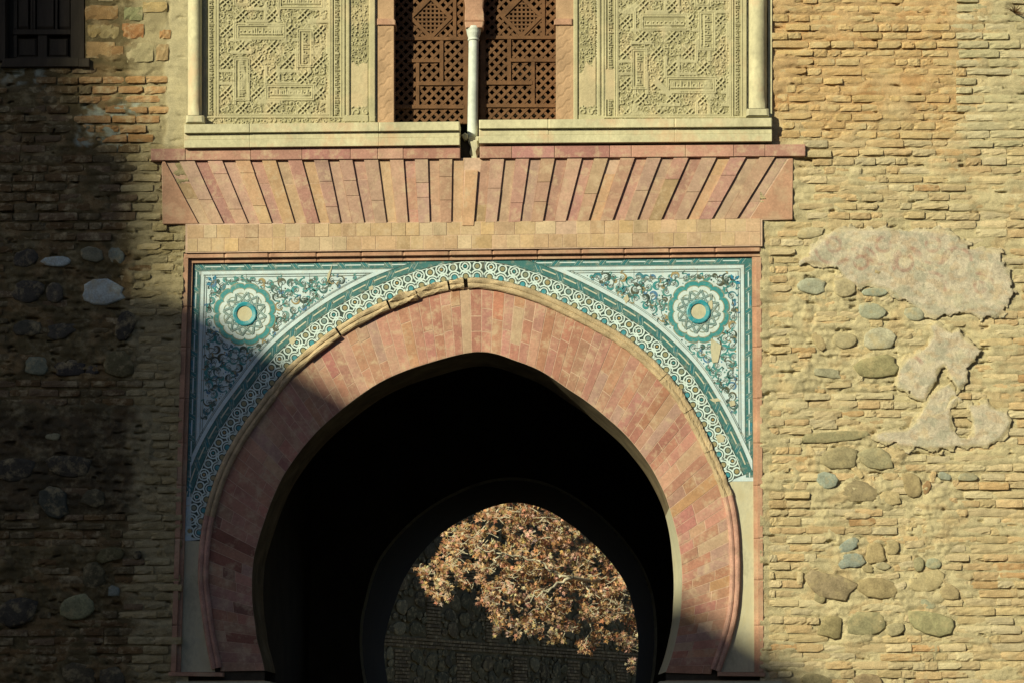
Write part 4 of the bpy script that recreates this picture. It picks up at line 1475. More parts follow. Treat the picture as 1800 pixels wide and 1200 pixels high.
def script(X, Y, x0, x1, y0, y1, seed, vertical=False):
    """band of carved calligraphy: tall stems, bowls and a base line."""
    if vertical:
        u, v, a0, a1, b0, b1 = Y, X, y0, y1, x0, x1
    else:
        u, v, a0, a1, b0, b1 = X, y0 + y1 - Y, x0, x1, y0, y1
    r = np.random.default_rng(seed)
    H = b1 - b0
    t = (v - b0) / H
    out = sstep(.12, .04, np.abs(t - .22)) * .9
    p = a0 + 1
    while p < a1 - 1:
        k = r.integers(0, 3)
        w = max(1.0, H * .075)
        if k < 2:
            hh = r.uniform(.6, .95)
            out = np.maximum(out, sstep(w * 1.1, w * .6, np.abs(u - p)) * (t > .15) * (t < hh))
            p += H * r.uniform(.16, .3)
        else:
            rr = H * r.uniform(.14, .2)
            out = np.maximum(out, sstep(w, w * .5, np.abs(np.hypot(u - p - rr, v - b0 - H * .42) - rr)))
            p += rr * 2 + H * .12
    return out * ((u > a0) & (u < a1) & (v > b0) & (v < b1))


def rect_ridge(X, Y, x0, x1, y0, y1, w):
    d = np.maximum(np.maximum(x0 - X, X - x1), np.maximum(y0 - Y, Y - y1))
    return d


def panel_main(X, Y, x0, x1, y0, y1, ox, oy, flip, seed):
    """interlaced strapwork with script cartouches and scroll filling; returns height 0..1."""
    h = .1 + .7 * np.maximum(.9 * scrolls(X, Y, 11, seed), .75 * scrolls(X + 5, Y + 3, 6.5, seed + 2))
    G = 54.5
    u = X - ox; v = Y - oy
    # knots of 45-degree braid on a diamond lattice of nodes
    def node_d(uu, vv):
        a = (uu + G / 2) % G - G / 2; b = (vv + G / 2) % G - G / 2
        return np.abs(a) + np.abs(b)
    nd = np.minimum(node_d(u, v), node_d(u - G / 2, v - G / 2))
    p = (u + v) / 2 ** .5; q = (u - v) / 2 ** .5
    P = G / 2 ** .5
    def dia(c):
        e = np.abs((c + P / 2) % P - P / 2)
        return np.maximum(sstep(1.6, .7, np.abs(e - 3.3)), 0)
    st = np.maximum(dia(p), dia(q))
    core = sstep(17, 15, nd)
    hole = np.maximum(sstep(2.0, 1.0, np.abs((p + P / 2) % P - P / 2)) * sstep(7.5, 6, np.abs((q + P / 2) % P - P / 2)) , sstep(2.0, 1.0, np.abs((q + P / 2) % P - P / 2)) * sstep(7.5, 6, np.abs((p + P / 2) % P - P / 2)))
    h = h * (1 - core) + core * (.28 + .7 * st)
    h = np.where(core > .5, h - hole * .5 * (1 - st), h)
    # straight straps
    for k in range(-8, 9):
        for c, w in ((oy + k * G + 27 - 11, X), (oy + k * G + 27 + 11, X)):
            ln = sstep(2.0, 1.0, np.abs(np.abs(Y - c) - 1.4)) * sstep(8, 12, nd) * (np.sin((X - ox) * 2 * np.pi / (2 * G) + k * 1.7) > .45)
            h = np.maximum(h, ln * .78)
        for c, w in ((ox + k * G + 27 - 11, Y), (ox + k * G + 27 + 11, Y)):
            ln = sstep(2.0, 1.0, np.abs(np.abs(X - c) - 1.4)) * sstep(8, 12, nd) * (np.sin((Y - oy) * 2 * np.pi / (2 * G) + k * 1.7 + 1.5) > .45)
            h = np.maximum(h, ln * .78)
    sd = seed
    for (cx, cy, w, hh, vert) in flip:
        a0, a1, b0, b1 = cx - w / 2, cx + w / 2, cy - hh / 2, cy + hh / 2
        d = rect_ridge(X, Y, a0, a1, b0, b1, 2)
        sd += 1
        inside = d < 0
        sc = .25 + .6 * script(X, Y, a0 + 1, a1 - 1, b0 + 1, b1 - 1, sd, vert)
        h = np.where(inside, sc, h)
        # stepped frame round the cartouche
        for o in (1.8, 5.0):
            h = np.where((d > o - 1.5) & (d < o + 1.5), .3 + .55 * sstep(1.4, .5, np.abs(d - o)), h)
    fr = np.minimum(np.minimum(X - x0, x1 - X), np.minimum(Y - y0, y1 - Y))
    h = np.where((fr > 0) & (fr < 5), .35 + .6 * np.maximum(sstep(1.5, .6, np.abs(fr - 1.3)), sstep(1.5, .6, np.abs(fr - 4))), h)
    return np.clip(h, 0, 1.05)


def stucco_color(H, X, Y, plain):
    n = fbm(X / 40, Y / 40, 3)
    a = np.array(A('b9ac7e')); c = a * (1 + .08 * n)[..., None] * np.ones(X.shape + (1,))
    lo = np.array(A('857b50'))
    k = sstep(.5, .05, H)[..., None] * .75  # carved recesses darkened in the colour, imitating shade in the relief
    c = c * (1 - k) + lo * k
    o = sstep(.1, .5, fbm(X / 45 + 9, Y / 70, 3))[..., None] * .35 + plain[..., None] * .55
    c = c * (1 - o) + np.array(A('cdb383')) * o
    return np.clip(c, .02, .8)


def stucco_panel(label, left):
    if left:
        x0, x1, yb0, yb1 = 358, 660, 218.5, 215.5
    else:
        x0, x1, yb0, yb1 = 1008, 1312, 210.5, 208.0
    t = thing('stucco_panel', label, 'stucco panel', tuple(W(((x0 + x1) / 2, yb0))[0]), 'carved stucco panels')
    if left:
        carts = [(459, 56, 78, 17, False), (537, 85, 17, 56, True), (425, 140, 17, 64, True), (510, 163, 74, 17, False), (530, 3, 70, 16, False), (425, -20, 17, 50, True)]
        mx0, mx1, ox, oy = 381, 582, 397, 55
    else:
        carts = [(1168, 40, 74, 18, False), (1243, 55, 18, 58, True), (1124, 122, 17, 60, True), (1215, 150, 76, 18, False), (1236, -18, 18, 50, True)]
        mx0, mx1, ox, oy = 1083, 1286, 1100, 38
    state = {}
    def hf(X, Y):
        h = np.full(X.shape, .5)
        plain = np.zeros(X.shape)
        yb = yb0 + (yb1 - yb0) * (X - x0) / (x1 - x0)
        main = (X > mx0) & (X < mx1) & (Y < 206)
        h = np.where(main, panel_main(X, Y, mx0, mx1, -80, 206, ox, oy, carts, 3 if left else 30), h)
        # script columns both sides
        for a0, a1, s_ in ((mx0 - 19, mx0 - 1, 1), (mx1 + 1, mx1 + 19, 2)):
            sc = .2 + .7 * script(X, Y, a0 + 3, a1 - 3, -60, 203, 77 + s_ + left, True)
            sc = np.maximum(sc, sstep(1.6, .8, np.minimum(np.abs(X - a0 - 1), np.abs(X - a1 + 1))))
            h = np.where((X > a0) & (X < a1) & (Y < 206), sc, h)
        # base strip of small scrolls
        h = np.where((Y >= 206) & (X > mx0 - 20) & (X < (650 if left else 1320)) & (X > (0 if left else 1010)), .25 + .6 * scrolls(X, Y, 8, 11), h)
        h = np.where(np.abs(Y - 206.5) < 1.2, .9, h)
        # the outer strip beside the window
        s0, s1 = (602, 660) if left else (1008, 1063)
        z = X - s0 if left else s1 - X
        strip_ = (X > s0) & (X < s1)
        hb = np.where(z < 5, .95, np.where(z < 8, .35, np.where(z < 13, 1.05, np.where(z < 15.5, -.2, np.where(z < 45, .0, np.where(z < 47.5, .2, 1.05))))))
        cut = (112 + 10 * perlin(X / 12, X * 0 + 2)) if left else (118 - (X - 1030) * .9 + 12 * perlin(X / 9, X * 0 + 2))
        carved = .15 + .85 * scrolls(X, Y, 7.5, 21) * (.6 + .4 * scrolls(X, Y, 4.5, 8))
        pl = .45 + .05 * fbm(X / 9, Y / 9, 2)
        fill = np.where(Y < cut, carved, pl)
        low = Y > 188 + 6 * perlin(X / 7, X * 0)
        fill = np.where(low, .3 + .6 * scrolls(X, Y, 12, 4), fill)
        hb = np.where((z > 15.5) & (z < 45), fill, hb)
        plain = np.where(strip_ & (z > 15.5) & (z < 45) & (Y >= cut) & ~low, 1.0, plain)
        hb = np.where((Y > 203), np.where(z < 46, .8, hb), hb)
        h = np.where(strip_ & (Y < 214), hb, h)
        h = h + .05 * fbm(X / 6, Y / 6, 3)
        # worn places lose their relief
        wear = sstep(.35, .75, fbm(X / 34 + (5 if left else 55), Y / 30, 3)) * main
        h = h * (1 - .75 * wear) + .7 * .75 * wear
        if not left:
            p2 = main & (np.abs((X - 1165) - (Y - 155)) < 7) & (np.hypot(X - 1165, Y - 155) < 20)
            h = np.where(p2, .85, h); 
            p3 = (X > 1064) & (X < 1081) & (Y > 122) & (Y < 176)
            h = np.where(p3, .5, h); plain = np.where(p3, 1.0, plain)
        state['p'] = plain; state['h'] = h
        return .004 + .0165 * h
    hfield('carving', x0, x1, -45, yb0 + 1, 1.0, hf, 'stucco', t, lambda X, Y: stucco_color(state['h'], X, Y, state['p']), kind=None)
    m = MB(); m.prism([(x0 - 3, -60), (x1 + 2, -60), (x1 + 2, yb1 + 2), (x0 - 3, yb0 + 2)], -.12, .002); m.build('backing', 'plaster', t)


stucco_panel('carved stucco panel of interlaced straps and script beside the shaded wall', True)
stucco_panel('carved stucco panel of interlaced straps with worn patches beside the sunlit brick', False)

# ------------------------------------------------------------------ corner shafts
def shaft(label, xa, xb, ybase, tilt):
    t = thing('corner_shaft', label, 'column', tuple(W(((xa + xb) / 2, ybase))[0]), 'corner shafts of the upper storey')
    def half(x0, x1, yt, yb, dd, flare=0):
        m = MB()
        n = 11; ys = np.linspace(yt, yb, 14)
        V = []
        for y in ys:
            k = (y - yt) / (yb - yt)
            f = 1 + flare * max(0, (k - .9) / .1)
            cx = (x0 + x1) / 2 + tilt * (ybase - y); r = (x1 - x0) / 2 * f
            for j in range(n):
                a = math.pi * j / (n - 1)
                V.append(W((cx - r * math.cos(a), y), .02 + dd * math.sin(a) * f)[0])
        m.add(V, [[i * n + j, (i + 1) * n + j, (i + 1) * n + j + 1, i * n + j + 1] for i in range(len(ys) - 1) for j in range(n - 1)] + [[13 * n + j for j in range(n)]])
        return m
    half(xa, xb, -70, ybase - 16, .075).build('shaft', 'marble', t, smooth_=True)
    m = MB(); m.prism([(xa - 3, ybase - 16), (xb + 3, ybase - 16), (xb + 4, ybase - 3), (xa - 4, ybase - 3)], -.02, .1, cham=3, back=True); m.build('base', 'marble', t)
    m = MB(); m.prism([(xb + 2.5, -70), (xb + 9, -70), (xb + 9, ybase), (xb + 2.5, ybase)], -.05, .012, cham=1); m.build('back_fillet', 'marble', t)


shaft('cream half round corner shaft against the shaded plaster strip', 330, 355, 219, .001)
shaft('cream half round corner shaft against the sunlit brick', 1316, 1348, 207, 0)
m = MB()

# ------------------------------------------------------------------ the twin lattice window
win = thing('twin_window', 'twin arched window with pink carved jambs', 'window', tuple(W((835, 215))[0]))
D_LAT = -.165
for x0, x1, nm in ((664, 692, 'jamb'), (977, 1008, 'jamb')):
    sgn = 1 if x0 < 800 else -1
    def hf(X, Y):
        q = (X - x0) * .75 + Y * sgn * .0 + 2.5 * np.sin(Y * .45)
        g = np.abs(((X - x0) * 1.0 + (Y + 2.2 * np.sin(X * .5)) * 1.0) % 21 - 10.5)
        h = .006 - .005 * sstep(1.6, .6, g) * sstep(2, 5, np.minimum(X - x0, x1 - X)) * (Y > 46)
        return h + .001 * fbm(X / 5, Y / 5, 3)
    hfield('jamb', x0, x1, -45, 216, 1.4, hf, 'stucco', win, lambda X, Y: np.array(A('b8936a'))[None, None] * (1 + .14 * fbm(X / 20, Y / 26, 3))[..., None])
    m = MB(); m.prism([(x0, -60), (x1, -60), (x1, 216), (x0, 216)], -.2, -.001, back=True); m.build('reveal', 'pinkmould', win)
    e = x1 if sgn > 0 else x0
    m = MB(); m.prism([(e - 29 * (sgn > 0), 33), (e + 29 * (sgn < 0), 33), (e + (29 if sgn < 0 else 3), 37), (e + (29 if sgn < 0 else 3), 44), (e - (29 if sgn > 0 else 3), 44), (e - (29 if sgn > 0 else 3), 37)], -.16, .02, cham=1, back=True); m.build('impost', 'pinkmould', win)
    # springing of the lobed arch above
    m = MB()
    if sgn > 0: P = [(664, -60), (705, -60), (697, -40), (689, -22), (684, -6), (688, 8), (684, 20), (687, 33), (664, 33)]
    else: P = [(1008, -60), (958, -60), (968, -40), (980, -20), (986, -4), (981, 10), (985, 22), (982, 33), (1008, 33)]
    m.prism(P, -.16, .004, cham=.8, back=True); m.build('arch_springing', 'pinkmould', win)
# deep reveal top/back so the room behind is dark
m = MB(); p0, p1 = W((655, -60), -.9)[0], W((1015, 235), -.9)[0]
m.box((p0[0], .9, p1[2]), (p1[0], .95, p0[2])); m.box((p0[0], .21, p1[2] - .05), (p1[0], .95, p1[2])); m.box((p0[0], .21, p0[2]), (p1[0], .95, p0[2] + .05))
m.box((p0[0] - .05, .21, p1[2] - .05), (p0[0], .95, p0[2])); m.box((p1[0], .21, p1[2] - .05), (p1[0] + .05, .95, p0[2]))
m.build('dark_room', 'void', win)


def lattice(label, x0, x1, y1, dia_c, dia_r, rails, fine_cells):
    t = thing('lattice_screen', label, 'lattice screen', tuple(W(((x0 + x1) / 2, y1), D_LAT)[0]), 'wooden lattice screens')
    y0 = -52
    box = [(x0, y0), (x1, y0), (x1, y1), (x0, y1)]
    dd = [(dia_c[0], dia_c[1] - dia_r), (dia_c[0] + dia_r, dia_c[1]), (dia_c[0], dia_c[1] + dia_r), (dia_c[0] - dia_r, dia_c[1])]
    px = 16.4; w = 4.9
    # diagonal slats: lines x+y=c and x-y=c, clipped to the screen and kept out of the diamond
    for sg in (1, -1):
        lo = (x0 + y0) if sg > 0 else (x0 - y1)
        hi = (x1 + y1) if sg > 0 else (x1 - y0)
        c = lo
        while c < hi:
            c += px
            n = w * .707
            # strip around x + sg*y = c
            if sg > 0: band_ = [(c - y0 - n, y0), (c - y0 + n, y0), (c - y1 + n, y1), (c - y1 - n, y1)]
            else: band_ = [(c + y0 - n, y0), (c + y0 + n, y0), (c + y1 + n, y1), (c + y1 - n, y1)]
            poly = clip_rect(band_, x0, y0, x1, y1)
            if len(poly) < 3: continue
            # split by the diamond: parts above and below it
            segs = []
            cc = c - (dia_c[0] + sg * dia_c[1])
            if abs(cc) < dia_r:
                segs = []
                for s_ in (1, -1):
                    # half plane beyond the diamond edge that this slat meets: x - sg*y
                    k = (dia_c[0] - sg * dia_c[1])
                    q = []
                    lim = dia_r
                    f = lambda p: s_ * ((p[0] - sg * p[1]) - k) - lim
                    for i in range(len(poly)):
                        a, b = poly[i - 1], poly[i]
                        fa, fb = f(a), f(b)
                        if (fa >= 0) != (fb >= 0):
                            tt = fa / (fa - fb); q.append((a[0] + (b[0] - a[0]) * tt, a[1] + (b[1] - a[1]) * tt))
                        if fb >= 0: q.append(b)
                    if len(q) >= 3: segs.append(q)
            else:
                segs = [poly]
            for q in segs:
                m = MB()
                Q = np.array(q); Q = Q[np.hypot(*(Q - np.roll(Q, 1, 0)).T) > .05]
                if len(Q) >= 3: m.prism(Q, D_LAT - .012, D_LAT + (.006 if sg > 0 else .003), cham=.9)
                if m.v: m.build('slat', 'wood', t)
    # fine square mesh inside the diamond
    for k in range(-8, 9):
        off_ = k * 7.4
        if abs(off_) > dia_r - 5: continue
        L_ = dia_r - abs(off_) - 3
        m = MB(); m.prism([(dia_c[0] + off_ - 1.6, dia_c[1] - L_), (dia_c[0] + off_ + 1.6, dia_c[1] - L_), (dia_c[0] + off_ + 1.6, dia_c[1] + L_), (dia_c[0] + off_ - 1.6, dia_c[1] + L_)], D_LAT - .012, D_LAT + .002, cham=.4); m.build('slat', 'wood', t)
        m = MB(); m.prism([(dia_c[0] - L_, dia_c[1] + off_ - 1.6), (dia_c[0] + L_, dia_c[1] + off_ - 1.6), (dia_c[0] + L_, dia_c[1] + off_ + 1.6), (dia_c[0] - L_, dia_c[1] + off_ + 1.6)], D_LAT - .012, D_LAT + .0045, cham=.4); m.build('slat', 'wood', t)
    for i in range(4):
        a, b = np.array(dd[i]), np.array(dd[(i + 1) % 4])
        u = (b - a) / np.hypot(*(b - a)); v = np.array((-u[1], u[0])) * 3.2
        m = MB(); m.prism([a - v - u * 2, b - v + u * 2, b + v + u * 2, a + v - u * 2], D_LAT - .015, D_LAT + .013 + .001 * (i % 2), cham=.9); m.build('diamond_rail', 'wood', t)
    for k, (ax, ay, bx, by, w_) in enumerate(rails):
        m = MB()
        if ax == bx: m.prism([(ax - w_ / 2, ay), (ax + w_ / 2, ay), (ax + w_ / 2, by), (ax - w_ / 2, by)], D_LAT - .016, D_LAT + .0155 + .0004 * (k % 3), cham=1)
        else: m.prism([(ax, ay - w_ / 2), (bx, ay - w_ / 2), (bx, ay + w_ / 2), (ax, ay + w_ / 2)], D_LAT - .016, D_LAT + .0185 + .0004 * (k % 3), cham=1)
        m.build('rail', 'wood', t)


lattice('brown wooden lattice screen whose shaded edge meets the pink jamb nearer the dark shutter', 668, 824, 218, (757, 31), 35,
        [(799, -52, 799, 67, 6), (668, 68, 822, 68, 6), (776, 71, 776, 146, 6.5), (716, 107, 776, 107, 6), (734, 110, 734, 187, 6), (734, 147, 818, 147, 6.5), (668, 188, 818, 188, 6.5), (819, -52, 819, 218, 9), (671, -52, 671, 218, 7)], None)
lattice('brown wooden lattice screen between the white column and the pink jamb nearer the open brick', 842, 985, 214, (917, 29), 34,
        [(955, -52, 955, 65, 6), (842, 66, 984, 66, 6), (895, 69, 895, 145, 6.5), (896, 106, 982, 106, 6), (937, 107, 937, 185, 6), (848, 146, 937, 146, 6.5), (848, 186, 984, 186, 6), (981, -52, 981, 214, 7), (849, -52, 849, 214, 9)], None)
m = MB(); m.prism([(826, 60), (842, 60), (842, 244), (826, 244)], D_LAT - .03, D_LAT + .018, cham=1, back=True); m.build('mullion_post', 'wood', win)

# slim white column between the two lights
colm = thing('window_column', 'slim white marble column standing in the gap between two ledges', 'column', tuple(W((832, 236), .0)[0]))
ctr = lambda y: 832.5 - (y - 70) * .012


def lathe(mb, prof, d_axis, n=20):
    V = []
    for y, r in prof:
        c = W((ctr(y), y), d_axis)[0]
        R_ = r * M_PER_PX
        for k in range(n):
            a = 2 * math.pi * k / n
            V.append((c[0] + R_ * math.cos(a), c[1] + R_ * math.sin(a), c[2]))
    mb.add(V, [[i * n + k, i * n + (k + 1) % n, (i + 1) * n + (k + 1) % n, (i + 1) * n + k] for i in range(len(prof) - 1) for k in range(n)])


DC = -.085
m = MB(); lathe(m, [(73, 8.6), (76, 9.0), (150, 9.0), (236, 9.2), (243, 9.0), (244, 0)], DC); m.build('shaft', 'whitemarble', colm, smooth_=True)
m = MB(); lathe(m, [(49, 13.5), (53, 14), (56, 13), (60, 12.4), (66, 10.5), (69, 9.6), (70, 10.6), (72, 10.6), (73.2, 9)], DC, 24); m.build('capital', 'whitemarble', colm, smooth_=False)
m = MB(); m.prism([(817, 38), (850, 38), (850, 43), (848, 49), (819, 49), (817, 43)], -.15, -.03, cham=1.2, back=True); m.build('abacus', 'pinkmould', colm)
m = MB(); m.prism([(806, -60), (862, -60), (853, -20), (850, 0), (849, 14), (851, 26), (851, 37), (817, 37), (817, 26), (818, 14), (816, 0), (814, -20)], -.15, -.04, cham=1.5, back=True); m.build('impost_block', 'pinkmould', colm)
# broken base and rubble in the gap
for P, d0, d1, mt in (([(811, 238), (817, 233), (823, 236), (823, 244), (817, 247)], -.14, -.04, 'plaster'),
                      ([(824, 239), (842, 240), (841, 252), (844, 263), (840, 275), (842, 288), (839, 300), (819, 301), (824, 293), (828, 288), (830, 279), (825, 268), (828, 258), (823, 249)], -.13, -.045, 'plaster'),
                      ([(826, 247), (839, 246), (841, 258), (837, 268), (839, 281), (832, 290), (831, 272), (829, 260)], -.1, -.02, 'plaster'),
                      ([(813, 293), (818, 289), (825, 296), (824, 301), (812, 301)], -.1, -.01, 'plaster')):
    m = MB(); m.prism(P, d0, d1, cham=2.2, back=True); m.build('broken_base', mt, colm)
m = MB(); m.prism([(800, 236), (850, 236), (850, 305), (800, 305)], -.14, -.09); m.build('recess', 'inside', colm)

# ------------------------------------------------------------------ dark shuttered window at the corner
sh = thing('shuttered_window', 'dark brown wooden window with panelled shutters and a projecting sill', 'window', tuple(W((70, 118))[0]))
def blk(P, d0, d1, nm, ch=1.0, mt='darkwood'):
    m = MB(); m.prism(P, d0, d1, cham=ch, back=True); m.build(nm, mt, sh)
def rc(x0, y0, x1, y1): return [(x0, y0), (x1, y0), (x1, y1), (x0, y1)]
blk(rc(-8, -64, 149, 112), -.25, -.12, 'casing_back', .1)
blk(rc(124, -64, 148, 104), -.12, -.03, 'frame'); blk(rc(-8, -64, 9, 108), -.12, .015, 'frame')
blk([(6, 103), (140, 102), (140, 117), (0, 118)], -.12, .03, 'sill', 1.5); blk(rc(139, 103, 157, 118), -.1, .035, 'sill', 1)
blk(rc(22, 52, 125, 61), -.12, -.055, 'mid_rail', 1.5); blk(rc(24, -60, 30, 52), -.12, -.06, 'stile'); blk(rc(24, 62, 29.5, 103), -.12, -.06, 'stile')
blk(rc(66, 62, 83, 103), -.12, -.06, 'stile', 2); blk(rc(28, 100, 124, 103.5), -.12, -.055, 'bottom_rail')
blk(rc(31, 68, 64, 100), -.12, -.075, 'panel', 3); blk(rc(85, 68, 119, 100), -.12, -.075, 'panel', 3)
for x0, x1 in ((32, 50), (64, 95), (104, 123)): blk(rc(x0, -60, x1, 51), -.12, -.07, 'panel', 3)
for x in (55.5, 60, 99): blk(rc(x - 1.8, -60, x + 1.8, 52), -.12, -.055, 'glazing_bar', .8)

# ------------------------------------------------------------------ beyond the passage: rear wall and plane tree
eye = np.array([CAM_X, CAM_Y, CAM_Z])


def ray(px, py):
    v = np.array([(px - 900) / F, -(py - 600) / F, -1.0]) @ R.T
    return v


def at_dist(px, py, y):
    v = ray(px, py); return eye + v * ((y - CAM_Y) / v[1])


pa, pb = at_dist(676, 1130, 35), at_dist(1122, 1130, 45)
dirw = (pb - pa)[:2] / np.linalg.norm((pb - pa)[:2])
nrm = np.array([dirw[1], -dirw[0]])
o0 = pa[:2] - dirw * 6
LEN, HT = 34.0, 9.5


def wl(u, z, d=0.0):
    u = np.asarray(u, float)
    return np.stack([o0[0] + dirw[0] * u + nrm[0] * d, o0[1] + dirw[1] * u + nrm[1] * d, np.asarray(z, float)], -1)


rear = thing('rubble_wall', 'distant shaded stone wall banded with brick courses behind the autumn tree', 'wall', (float(pa[0]), float(pa[1]), 0))
U, Z = np.meshgrid(np.linspace(0, LEN, 500), np.linspace(0, HT, 150))
hh = .03 * fbm(U * 1.3, Z * 1.6, 4) + .02 * fbm(U * 4, Z * 5, 3)
V = wl(U.ravel(), Z.ravel(), hh.ravel())
I = np.arange(U.size).reshape(U.shape)
Q = np.stack([I[:-1, :-1], I[:-1, 1:], I[1:, 1:], I[1:, :-1]], -1).reshape(-1, 4)
n_ = fbm(U * .6, Z * .7, 4)
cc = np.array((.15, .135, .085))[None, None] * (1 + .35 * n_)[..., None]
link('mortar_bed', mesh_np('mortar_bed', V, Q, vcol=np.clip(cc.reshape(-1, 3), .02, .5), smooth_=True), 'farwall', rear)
m = MB(); m.box((0, 0, 0), (LEN, .5, HT)); 
m.v = [tuple(wl(x, z, -.06 - y)) for x, y, z in m.v]; m.f = [f[::-1] for f in m.f]; m.build('wall_body', 'tower', rear)
PER, COURSE = 2.55, .085
brk = []
for b in range(5):                       # brick string courses
    z0 = .55 + b * 1.75
    for r in range(3):
        u = -random.random() * .3
        while u < LEN:
            w = random.uniform(.26, .34); brk.append((u, z0 + r * COURSE, w, .058)); u += w + .015
    for p in range(int(LEN / PER)):      # brick piers between stone panels
        u0 = p * PER + (b % 2) * PER * .5
        for r in range(3, int(1.75 / COURSE)):
            u = u0
            for w in ((.3, .3) if r % 2 else (.16, .3, .14)):
                brk.append((u, z0 + r * COURSE, w - .012, .058)); u += w


def far_brick(mb, u, z, w, h):
    d = random.uniform(.03, .05)
    P = [wl(a, c, e) for e in (d, -.02) for a, c in ((u, z), (u + w, z), (u + w, z + h), (u, z + h))]
    c = pick([(.24, .19, .12), (.2, .165, .11), (.26, .21, .14), (.17, .14, .1)])
    mb.add(P, [[0, 1, 2, 3], [4, 5, 1, 0], [5, 6, 2, 1], [6, 7, 3, 2], [7, 4, 0, 3]], c)


m = MB()
for q in brk: far_brick(m, *q)
m.build('brickwork', 'brickstuff', rear, kind='stuff')
cells = []
st = []
for b in range(5):
    z0 = .55 + b * 1.75 + .26
    for p in range(int(LEN / PER)):
        u0 = p * PER + (b % 2) * PER * .5 + .62
        got = []
        for r_ in (.2, .14, .1, .07, .05):
            for _ in range(40 if r_ > .12 else 90):
                u, z = random.uniform(u0 + r_, u0 + PER - .62 - r_), random.uniform(z0 + r_ * .8, z0 + 1.48 - r_ * .8)
                if all(math.hypot(u - a, (z - c) * 1.15) > (r_ + e) * 1.02 for a, c, e in got): got.append((u, z, r_))
        st += got
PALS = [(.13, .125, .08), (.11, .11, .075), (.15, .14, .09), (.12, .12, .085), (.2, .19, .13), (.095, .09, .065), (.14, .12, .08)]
su = [s for s in st]


def vis_key(s):
    p = wl(s[0], s[1])
    v = (p - eye) @ R
    x, y = 900 + F * v[0] / -v[2], 600 - F * v[1] / -v[2]
    return (0 if (670 < x < 1125 and 900 < y < 1200) else 1, -s[2])


su.sort(key=vis_key)
rest = MB()
SM = [stone_mesh(400 + k) for k in range(8)]
SMD = []
for k in range(8):
    me = mesh_np('stone', SM[k][0], SM[k][1], smooth_=True); me.materials.append(M['stone']); SMD.append(me)
rz = math.atan2(dirw[1], dirw[0])
for k, (u, z, r_) in enumerate(su):
    mt = Matrix.Translation(Vector(wl(u, z, .03))) @ Euler((0, random.gauss(0, .3), rz), 'XYZ').to_matrix().to_4x4() @ Matrix.Diagonal((2.1 * r_, r_ * .25, 1.75 * r_, 1))
    c = pick(PALS); i = random.randrange(8)
    if k < 220:
        o = bpy.data.objects.new('stone', SMD[i]); COL.objects.link(o); parent(o, rear); o.matrix_basis = mt; o.color = (*c, 1)
    else:
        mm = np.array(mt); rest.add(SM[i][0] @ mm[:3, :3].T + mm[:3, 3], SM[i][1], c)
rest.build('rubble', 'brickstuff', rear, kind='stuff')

# plane tree
YT = 18.5
base = at_dist(1420, 1200, YT + .6); base[2] = 0
tree = thing('plane_tree', 'plane tree with rust brown autumn leaves and pale bare twigs', 'tree', tuple(base))


def Z(x, y, dy=0.0):               # crop coordinates of the opening -> world at the tree's depth
    return Vector(at_dist(640 + x / 3.103, 830 + y / 3.103, YT + dy))


m = MB()
m.tube([tuple(base), tuple(base + np.array([-.1, 0, 1.6])), tuple(base + np.array([.05, .1, 3.4])), tuple(base + np.array([.3, 0, 5.6])), tuple(base + np.array([.2, .1, 8.0]))], [.3, .25, .2, .13, .05], 10)
m.build('trunk', 'bark', tree, smooth_=True)
B0 = Vector(base + np.array([0, .05, 2.7])); B1 = Vector(base + np.array([.1, .1, 3.6])); B2 = Vector(base + np.array([.2, 0, 4.6]))
limbs = [
    ([B0, Z(1650, 640, .2), Z(1440, 600, .0), Z(1140, 570, -1.4), Z(1030, 620, -1.7), Z(960, 660, -1.8), Z(880, 715, -1.8)], [.06, .05, .038, .028, .02, .014, .007]),
    ([Z(1140, 570, -1.4), Z(1060, 560, -1.5), Z(1010, 520, -1.6), Z(940, 470, -1.6), Z(770, 445, -1.7), Z(690, 425, -1.7), Z(610, 415, -1.7)], [.024, .02, .018, .016, .014, .011, .006]),
    ([B1, Z(1560, 300, .3), Z(1300, 200, .2), Z(1060, 280, -.3), Z(1005, 340, -.5)], [.09, .07, .06, .045, .015]),
    ([B0, Z(1500, 760, .1), Z(1300, 690, -.2), Z(1215, 620, -1.4), Z(1185, 595, -1.6)], [.06, .04, .03, .016, .008]),
    ([B1, Z(1500, 100, .5), Z(1100, 20, .3), Z(800, 140, .2), Z(620, 330, -.1), Z(480, 470, -.4), Z(400, 560, -.5)], [.05, .04, .03, .02, .013, .008, .005]),
    ([Z(770, 445, -1.7), Z(720, 480, -1.7), Z(690, 510, -1.8)], [.018, .012, .006]),
    ([Z(1000, 640, -1.7), Z(930, 650, -1.8), Z(880, 690, -1.9)], [.012, .01, .005]),
    ([Z(1215, 620, -1.4), Z(1235, 650, -1.6), Z(1240, 690, -1.7)], [.014, .01, .005]),
    ([Z(1100, 700, -.6), Z(1090, 740, -.7), Z(1105, 770, -.7)], [.008, .007, .004]),
    ([Z(870, 530, -.7), Z(800, 560, -.8), Z(760, 600, -.8)], [.014, .01, .005]),
    ([Z(1440, 600, .0), Z(1430, 640, -.3), Z(1400, 700, -.5), Z(1380, 800, -.6)], [.03, .03, .02, .008]),
    ([Z(1300, 690, -.2), Z(1250, 800, -.3), Z(1200, 950, -.4)], [.02, .014, .006]),
    ([B2, Z(1600, -200, .2), Z(1200, -300, 0), Z(700, -150, -.2)], [.08, .06, .04, .012]),
]
